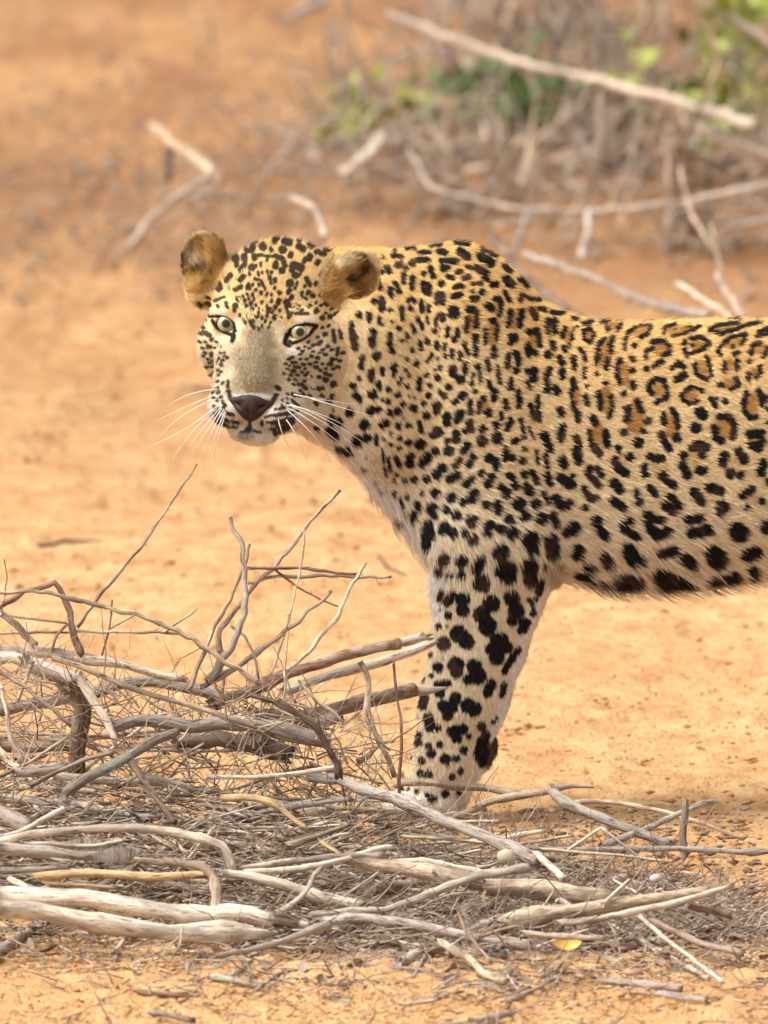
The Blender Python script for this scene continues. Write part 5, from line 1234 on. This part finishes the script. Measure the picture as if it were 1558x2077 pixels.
def reg_front(rs):
    x = rs.uniform(-60, 1620); y = 1850 + 240 * rs.rand() ** .8; return G(x, y, -.001)
def reg_edge(rs):
    x = rs.uniform(-60, 1620); t_, b_ = pile_profile(x); y = b_ + rs.normal(15, 45); return G(x, max(y, 1700), 0)
def reg_mid(rs):
    x = rs.uniform(-60, 1620); y = rs.uniform(640, 1700); return G(x, y, -.001)
def reg_pilefloor(rs):
    x = rs.uniform(-80, 1560); y = rs.uniform(1640, 1900); return G(x, y, .002 + rs.rand() * .01)
small_bits('sand_clods', 3500, reg_front, lambda rs: rs.choice([.0015, .0025, .004], p=[.5, .35, .15]), m_sand.m, "small clods of orange sand strewn over the foreground", 'clods', .6, 3)
small_bits('sand_clods', 3000, reg_mid, lambda rs: rs.choice([.002, .004, .007], p=[.6, .3, .1]), m_sand.m, "clods of orange sand behind the leopard and the pile", 'clods', .5, 9)
small_bits('bark_crumbs', 1800, reg_edge, lambda rs: rs.choice([.002, .0035, .006], p=[.5, .35, .15]), WOOD['brown'], "crumbs of brown bark along the front edge of the pile", 'bark crumbs', .35, 5)
small_bits('bark_crumbs', 900, reg_edge, lambda rs: rs.choice([.002, .0035, .006], p=[.5, .35, .15]), WOOD['pale'], "pale wood chips along the front edge of the pile", 'wood chips', .35, 6)
small_bits('bark_crumbs', 3500, reg_pilefloor, lambda rs: rs.choice([.003, .005, .009], p=[.5, .35, .15]), WOOD['brown'], "brown bark litter on the ground under the sticks", 'bark litter', .35, 7)
small_bits('bark_crumbs', 700, reg_mid, lambda rs: rs.choice([.0015, .003, .005], p=[.6, .3, .1]), WOOD['brown'], "brown specks of litter on the sand behind and beside the leopard", 'litter', .3, 19)
small_bits('bark_crumbs', 300, reg_front, lambda rs: rs.choice([.0015, .003, .005], p=[.5, .35, .15]), WOOD['dark'], "dark specks of litter on the foreground sand", 'litter', .35, 12)
def s_edge(rs):
    p = reg_edge(rs) if rs.rand() < .75 else reg_front(rs); a = rs.uniform(0, 6.28); d = np.array([math.cos(a), math.sin(a), abs(rs.normal(0, .25))]); d /= np.linalg.norm(d)
    return p + np.array([0, 0, .001]), d, rs.uniform(.012, .06), rs.choice([.0006, .001, .0015])
scatter_tubes('straw', 1500, s_edge, {'tan': 3, 'brown': 3, 'pale': 2, 'grey': 2}, seed=14)
for o_ in list(COL.objects):
    if o_.name.startswith('straw'):
        o_['label'] = {'tan_wood': "buff dry straw strewn on the sand in front of the pile", 'brown_bark': "reddish brown dry straw strewn on the sand in front of the pile", 'pale_wood': "bleached dry straw strewn on the sand in front of the pile", 'grey_bark': "grey dry straw strewn on the sand in front of the pile"}[o_.data.materials[0].name]; o_['category'] = 'straw'
def reg_pile(rs):
    x = rs.uniform(-60, 1500); t_, b_ = pile_profile(x); f = .25 + .75 * rs.rand() ** .8; Yg = G(x, b_)[1]
    return place(x, t_ + (b_ - t_) * f, -.25 + (Yg + .25) * f + rs.uniform(-.06, .04), .004)
for wd_, n_, lb_ in (('tan', 1300, "buff splinters and bark flakes wedged between the sticks"), ('pale', 900, "pale splinters of wood wedged between the sticks"), ('brown', 1100, "reddish brown bark flakes wedged between the sticks")):
    small_bits('bark_flakes', n_, reg_pile, lambda rs: rs.choice([.003, .005, .008], p=[.5, .35, .15]), WOOD[wd_], lb_, 'bark flakes', .3, 50 + n_, lng=2.6, tilt=.35)
# bark slab, pale stone, yellow leaf, dark pod
def slab(name, label, cat, mat, pts, Y, th):
    top = [place(x, y, Y - .0 + 0, .004) for x, y in pts]; n = len(top); top = np.array(top)
    nr = np.array([0, -.25, 1.0]); nr /= np.linalg.norm(nr)
    vs = np.concatenate([top, top - nr * th]); cen = top.mean(0) + nr * th * .5
    vs = np.concatenate([vs, [cen]]); fs = [(i, (i + 1) % n, 2 * n) for i in range(n)] + [(i, n + i, n + (i + 1) % n, (i + 1) % n) for i in range(n)]
    return tag(mesh_obj(name, vs, fs, mat, smooth=False, attrs={'bark': ('FLOAT_VECTOR', vs * np.array([1, 1, 1]))}), label, cat)
slab('bark_slab', "flat olive grey slab of bark lying under the arched branch", 'bark', WOOD['moss'], [(110, 1712), (170, 1698), (230, 1710), (290, 1722), (268, 1738), (180, 1740)], -.86, .004)
slab('bark_slab', "wide grey slab of bark right of the olive grey slab", 'bark', WOOD['grey'], [(175, 1736), (235, 1716), (275, 1722), (270, 1738), (220, 1744)], -.89, .004)
def stone(name, label, cat, px, py, Y, r, col, rough=.7):
    m = NT(name); t = m.n('ShaderNodeTexCoord'); m.l(m.mix(m.noise(t.outputs['Object'], 60, 3), tuple(c * .75 for c in col), col), m.b.inputs['Base Color']); m.b.inputs['Roughness'].default_value = rough
    vs, fs = [], []; rs = np.random.RandomState(int(px)); nu, nv = 16, 9; off = rs.rand(3) * 20
    for i in range(nv + 1):
        for j in range(nu):
            a, b = math.pi * i / nv, 2 * math.pi * j / nu; d = np.array([math.sin(a) * math.cos(b), math.sin(a) * math.sin(b), math.cos(a)])
            vs.append(d * np.array(r) * PXM * (1 + .16 * vnoise(d * 1.6 + off)))
    for i in range(nv):
        for j in range(nu): fs.append((i * nu + j, (i + 1) * nu + j, (i + 1) * nu + (j + 1) % nu, i * nu + (j + 1) % nu))
    c = place(px, py, Y, r[2] * PXM); return tag(mesh_obj(name, np.array(vs) + c, fs, m.m), label, cat)
stone('pale_stone', "smooth cream stone sitting among the twigs right of the centre of the pile", 'stone', 1027, 1738, -.76, (18, 13, 16), (.58, .50, .36))
stone('seed_pod', "dark red brown hollow pod on the sand under the tapering branch", 'pod', 1272, 1925, 99, (22, 14, 9), (.10, .035, .025), .4)
stone('grey_stone', "small white and grey stone near the upright dark stub", 'stone', 1330, 1782, -.80, (12, 9, 9), (.60, .56, .52))
stone('dark_stone', "small dark grey stone standing at the front edge of the pile", 'stone', 1020, 1940, 99, (9, 7, 13), (.12, .09, .08))
stone('pink_stone', "small dusty pink stone at the front of the pile near the grey piece of wood", 'stone', 1285, 1972, 99, (18, 10, 7), (.52, .30, .22))
l_ = add_leaf(G(1150, 1917, .012), .03, "bright yellow leaf lying in front of the tapering branch", None, 'yellow_leaf', 'leaf'); l_.rotation_euler = (1.0, 0, .1); my = NT("yellow_leaf"); my.b.inputs['Base Color'].default_value = (.72, .45, .08, 1); l_.data = l_.data.copy(); l_.data.materials.clear(); l_.data.materials.append(my.m)
l_ = add_leaf(G(1520, 1632, .012), .02, "small upright red brown leaf alone on the sand at the right", None, 'dead_leaf', 'leaf', up=.8)
l_ = add_leaf(G(905, 1860, .012), .035, "large tan leaf at the foot of the long pale sloping stick", None, 'dead_leaf', 'leaf', up=.6)
# ================================================================== BACKGROUND
BGS = """
fallen_branch|long pale fallen branch slanting across the upper right behind the leopard|branch|pale|6.3,5.6|7,10|785,28 900,72 1040,122 1200,160 1330,196 1535,252|0,1
bent_branch|pale branch bent in a hook on the sand behind the leopard's left ear|branch|grey|4.9,4.9|7,8|262,505 300,450 345,410 430,352|1,0
bent_branch_tip|pale upper arm of the hooked branch on the left|branch|tan|4.9,5.3|11,7|440,358 405,328 375,308 305,255|0,1
short_branch|short tan branch leaning on the ground by the bright green sprig|branch|pale|5.4,6|10,13|695,358 735,325 785,283|1,1
dark_stick|dark brown stick lying in the shade below the hooked branch|stick|dark|99,99|9,6|400,385 470,398 540,410|1,1
dark_stick|small dark upright stub beside the hooked branch|stick|dark|5.6,5.6|10,9|345,300 342,365|1,1
dark_branch|dark thin branch running down right behind the leopard's shoulder|branch|dark|3.4,3.0|7,9|1000,482 1050,540 1110,600 1180,650|1,1
pale_branch|pale thick branch sloping down right just above the leopard's back|branch|grey|3.6,3.2|6,11|1060,515 1150,545 1240,582 1330,620 1440,645|1,1
long_branch|long curved grey white branch running level behind the leopard's back|branch|grey|5.2,4.8|4,5|828,300 870,375 960,405 1060,425 1200,428 1370,412 1560,372|1,0
leg_twig|left of two short pale limbs under the long curved branch|branch|grey|4.9,4.7|7,6|1072,430 1060,465 1045,510|0,1
leg_twig|right of two short pale limbs under the long curved branch|branch|grey|4.9,4.7|8,6|1195,430 1192,470 1178,525|0,1
dead_branch|grey upright stem standing under the long pale fallen branch|branch|grey|5.6,5.6|10,13|1222,175 1225,250 1212,335|1,0
edge_branch|pale branch entering at the right edge near the top|branch|white|5.8,5.8|9,10|1480,35 1520,62 1575,95|1,0
edge_branch|tan branch entering at the right edge below the fallen branch|branch|pale|5.6,5.6|9,11|1395,248 1470,290 1575,318|1,0
edge_branch|pale branch entering low at the right edge above the leopard's back|branch|grey|4.6,4.6|6,7|1460,462 1520,455 1575,440|1,0
low_stick|pale stick slanting down to the leopard's back near the right edge|stick|pale|3.4,3.3|5,7|1370,572 1420,605 1485,645|1,1
low_stick|shorter pale stick slanting down beside it at the far right|stick|pale|3.4,3.3|6,7|1455,560 1480,600 1510,645|1,1
top_branch|grey branch end cut by the top edge left of centre|branch|grey|8.5,9|8,9|580,35 640,8 680,-20|1,0
top_branch|dark stem cut by the top edge above the fallen branch|branch|dark|8,8|9,8|1000,-15 1012,25 1030,55|0,1
top_branch|slim grey stem crossing the top edge further left|branch|grey|8,8|7,7|905,-15 900,50|0,1
thin_branch|thin tan stem crossing the fallen branch at its middle|branch|tan|6,6|6,5|1190,70 1165,140|1,1
thin_branch|tan slim stem rising near the right side of the shrubs|branch|tan|5.5,5.5|6,6|1430,40 1460,130 1400,250|1,1
thin_branch|pale slim stem below the fallen branch toward the right|branch|pale|5.3,5.3|7,6|1350,260 1360,380|1,1
reed|left of the thin buff stalks standing between back and long curved branch|stalk|tan|4.6,4.4|4,4|1380,340 1400,430 1450,510|1,1
reed|slender buff stalk standing at the right over the leopard's back|stalk|tan|3.9,3.7|3,3|1440,450 1460,540 1470,600|1,1
ground_stick|brown stick on the sand just left of the leopard's cheek|stick|dark|99,99|5,4|365,780 400,788 440,792|1,1
ground_stick|curved brown stick on the sand in front of the leopard's elbow|stick|dark|99,99|4,3|768,1128 785,1150 825,1168|1,1
arched_stick|thin pale stick arching down to the top of the leopard's head|stick|pale|3.9,3.4|6,6|590,400 640,425 660,480|1,1
ground_stick|short dark twig heap stick on the sand at the left edge|stick|dark|99,99|5,4|80,1108 130,1098 205,1100|1,1
"""
for ln in BGS.strip().split('\n'):
    nm, lb, ct, wd, dp, rd, pt, jg = ln.split('|')
    d_ = [float(v) for v in dp.split(',')]; rd = [float(v) for v in rd.split(',')]
    sc_ = 1 + (0 if d_[0] > 50 else d_[0]) / 18
    stick(nm, lb, ct, wd, 'O', d_, [rd[0] * sc_, rd[1] * sc_], pp(pt), jag=tuple(int(v) for v in jg.split(',')), rough=.2, kink=.6)
def leafmat(name, c1, c2):
    m = NT(name); a = m.n('ShaderNodeAttribute'); a.attribute_name = 'bark'
    m.l(m.mix(m.noise(a.outputs['Vector'], 30, 2), c1, c2), m.b.inputs['Base Color']); m.b.inputs['Roughness'].default_value = .55; return m.m
GR1 = leafmat('yellow_green_leaves', (.26, .32, .04), (.40, .43, .08)); GR2 = leafmat('dark_green_leaves', (.06, .13, .03), (.15, .22, .06)); BRL = leafmat('dry_shrub_leaves', (.20, .13, .08), (.34, .25, .16)); RDL = leafmat('red_leaf', (.14, .03, .02), (.22, .06, .04))
def leaf_cloud(name, parent, n, cen, spread, size, mat, seed):
    rs = np.random.RandomState(seed); VS, FS, BS = [], [], []
    for _ in range(n):
        c = cen + rs.normal(0, 1, 3) * spread; c[2] = max(c[2], .01); d = rs.normal(0, 1, 3); d /= np.linalg.norm(d); u = np.cross(d, rs.normal(0, 1, 3)); u /= np.linalg.norm(u); v = np.cross(d, u); L = size * rs.uniform(.6, 1.3); s = len(VS)
        VS += [c, c + u * L * .5 + v * L * .22 + d * L * .06, c + u * L, c + u * L * .5 - v * L * .22 + d * L * .06]; FS += [(s, s + 1, s + 2, s + 3)]; BS += [c * 3] * 4
    o_ = mesh_obj(name, np.array(VS), np.array(FS), mat, parent, attrs={'bark': ('FLOAT_VECTOR', np.array(BS))}); o_['kind'] = 'stuff'; return o_
def shrub(label, px, py, H_, W_, nst, leaves, seed, wood='grey', nm='shrub'):
    base_ = G(px, py, 0); root = bpy.data.objects.new(nm, None); COL.objects.link(root); root.location = base_; tag(root, label, 'shrub')
    rs = np.random.RandomState(seed)
    for k in range(min(nst, 9)):
        a = rs.uniform(0, 6.28); lean = rs.uniform(.1, .9) * W_
        p = [np.array([rs.normal(0, .03), rs.normal(0, .03), 0])]
        for i in range(1, 5): p.append(np.array([math.cos(a) * lean * i / 4, math.sin(a) * lean * i / 4 * .8, H_ * rs.uniform(.75, 1.1) * (i / 4) ** .8]) + rs.normal(0, .02, 3))
        vs, fs, bk, c, tg, r = tube(p, [.009, .007, .006, .005, .003], seed * 50 + k, sides=6)
        mesh_obj('stem', vs, fs, WOOD[wood if k % 2 else 'tan'], root, attrs={'bark': ('FLOAT_VECTOR', bk)})
    def sm(r_):
        c = np.array([r_.normal(0, W_ * .55), r_.normal(0, W_ * .5), abs(r_.normal(H_ * .35, H_ * .3))]); a = r_.normal(0, 1, 3); a[2] = abs(a[2]) * .8; a /= np.linalg.norm(a)
        return c, a, r_.uniform(.06, .22), r_.choice([.0015, .0025, .004])
    VS0 = set(COL.objects)
    global ground_z
    gz = ground_z; ground_z = lambda X, Y: np.zeros_like(X)
    scatter_tubes('twigs', nst * 22, sm, {'grey': 4, 'brown': 1, 'tan': 3, 'pale': 2}, parent=root, seed=seed)
    ground_z = gz
    for i, (lx, ly, dY, n, sp, sz, mt) in enumerate(leaves):
        q = P(lx, ly, base_[1] + dY - (.45 if mt in (GR1, GR2) else 0)) - base_; sz = sz * (1.5 if mt in (GR1, GR2) else 1)
        leaf_cloud('leaves', root, int(n * ((.35 if mt is GR1 else .6) if mt in (GR1, GR2) else .35)), q, np.array(sp), sz, mt, seed * 7 + i)
    return root
shrub("low leafless grey shrub with a dark green tuft, left under the fallen branch", 1000, 330, .30, .26, 9, [(985, 185, 0, 160, (.05, .06, .02), .03, GR2), (1090, 190, 0, 90, (.04, .05, .025), .03, GR2), (960, 200, 0, 60, (.04, .05, .025), .03, GR1), (1000, 290, 0, 200, (.14, .12, .05), .035, BRL)], 31)
shrub("tangled grey brown shrub in the middle under the fallen branch", 1230, 345, .34, .28, 10, [(1240, 140, 0, 60, (.06, .06, .03), .03, BRL), (1200, 280, 0, 220, (.15, .12, .06), .035, BRL), (1290, 130, 0, 40, (.02, .03, .03), .03, GR1)], 32)
shrub("tall shrub with yellow green leaves at the upper right edge", 1490, 330, .55, .24, 10, [(1500, 80, 0, 140, (.05, .06, .05), .035, GR1), (1545, 30, 0, 140, (.04, .06, .06), .035, GR1), (1460, 190, 0, 110, (.03, .05, .04), .035, GR1), (1465, 200, .2, 80, (.04, .05, .04), .035, GR2), (1440, 240, 0, 60, (.05, .05, .02), .035, GR2), (1450, 330, 0, 200, (.12, .12, .06), .035, BRL)], 33)
shrub("small sprig with bright yellow green leaves above the leopard's right ear", 720, 300, .10, .06, 3, [(750, 215, 0, 60, (.022, .04, .012), .03, GR1), (700, 250, 0, 36, (.022, .04, .012), .03, GR1), (765, 250, -.1, 40, (.03, .03, .008), .03, RDL), (815, 205, 0, 24, (.012, .03, .012), .03, GR1)], 34, nm='green_sprig')
shrub("low dry brown shrub above the leopard's shoulder", 930, 430, .16, .22, 6, [(930, 380, 0, 160, (.13, .12, .03), .03, BRL)], 35, 'tan')
shrub("dry twiggy shrub right behind the leopard's back near the right edge", 1400, 500, .24, .24, 8, [(1400, 430, 0, 120, (.14, .12, .05), .03, BRL)], 36, 'pale')
shrub("straggly brown shrub at the top between the slim stems", 1130, 60, .3, .3, 5, [(1120, 60, 0, 160, (.2, .2, .06), .04, BRL)], 37)
# litter lying on the far sand
def reg_far(rs):
    x = rs.uniform(-100, 1650); y = rs.uniform(-20, 620) ; 
    if rs.rand() < .6: x = 1000 + rs.normal(0, 420); y = 300 + rs.normal(0, 110)
    return G(x, min(max(y, -60), 640), .004)
small_bits('far_litter', 3600, reg_far, lambda rs: rs.choice([.004, .007, .012], p=[.5, .35, .15]), WOOD['brown'], "brown leaf litter spread over the sand far behind the leopard", 'litter', .3, 41)
small_bits('far_litter', 2500, reg_far, lambda rs: rs.choice([.004, .007, .012], p=[.5, .35, .15]), WOOD['pale'], "pale leaf litter spread over the sand far behind the leopard", 'litter', .3, 42)
small_bits('far_litter', 2600, lambda rs: G(rs.uniform(-60, 640), rs.normal(400, 90), .004), lambda rs: rs.choice([.003, .006, .010], p=[.5, .35, .15]), WOOD['brown'], "reddish brown litter on the sand at the left behind the leopard's head", 'litter', .3, 43)
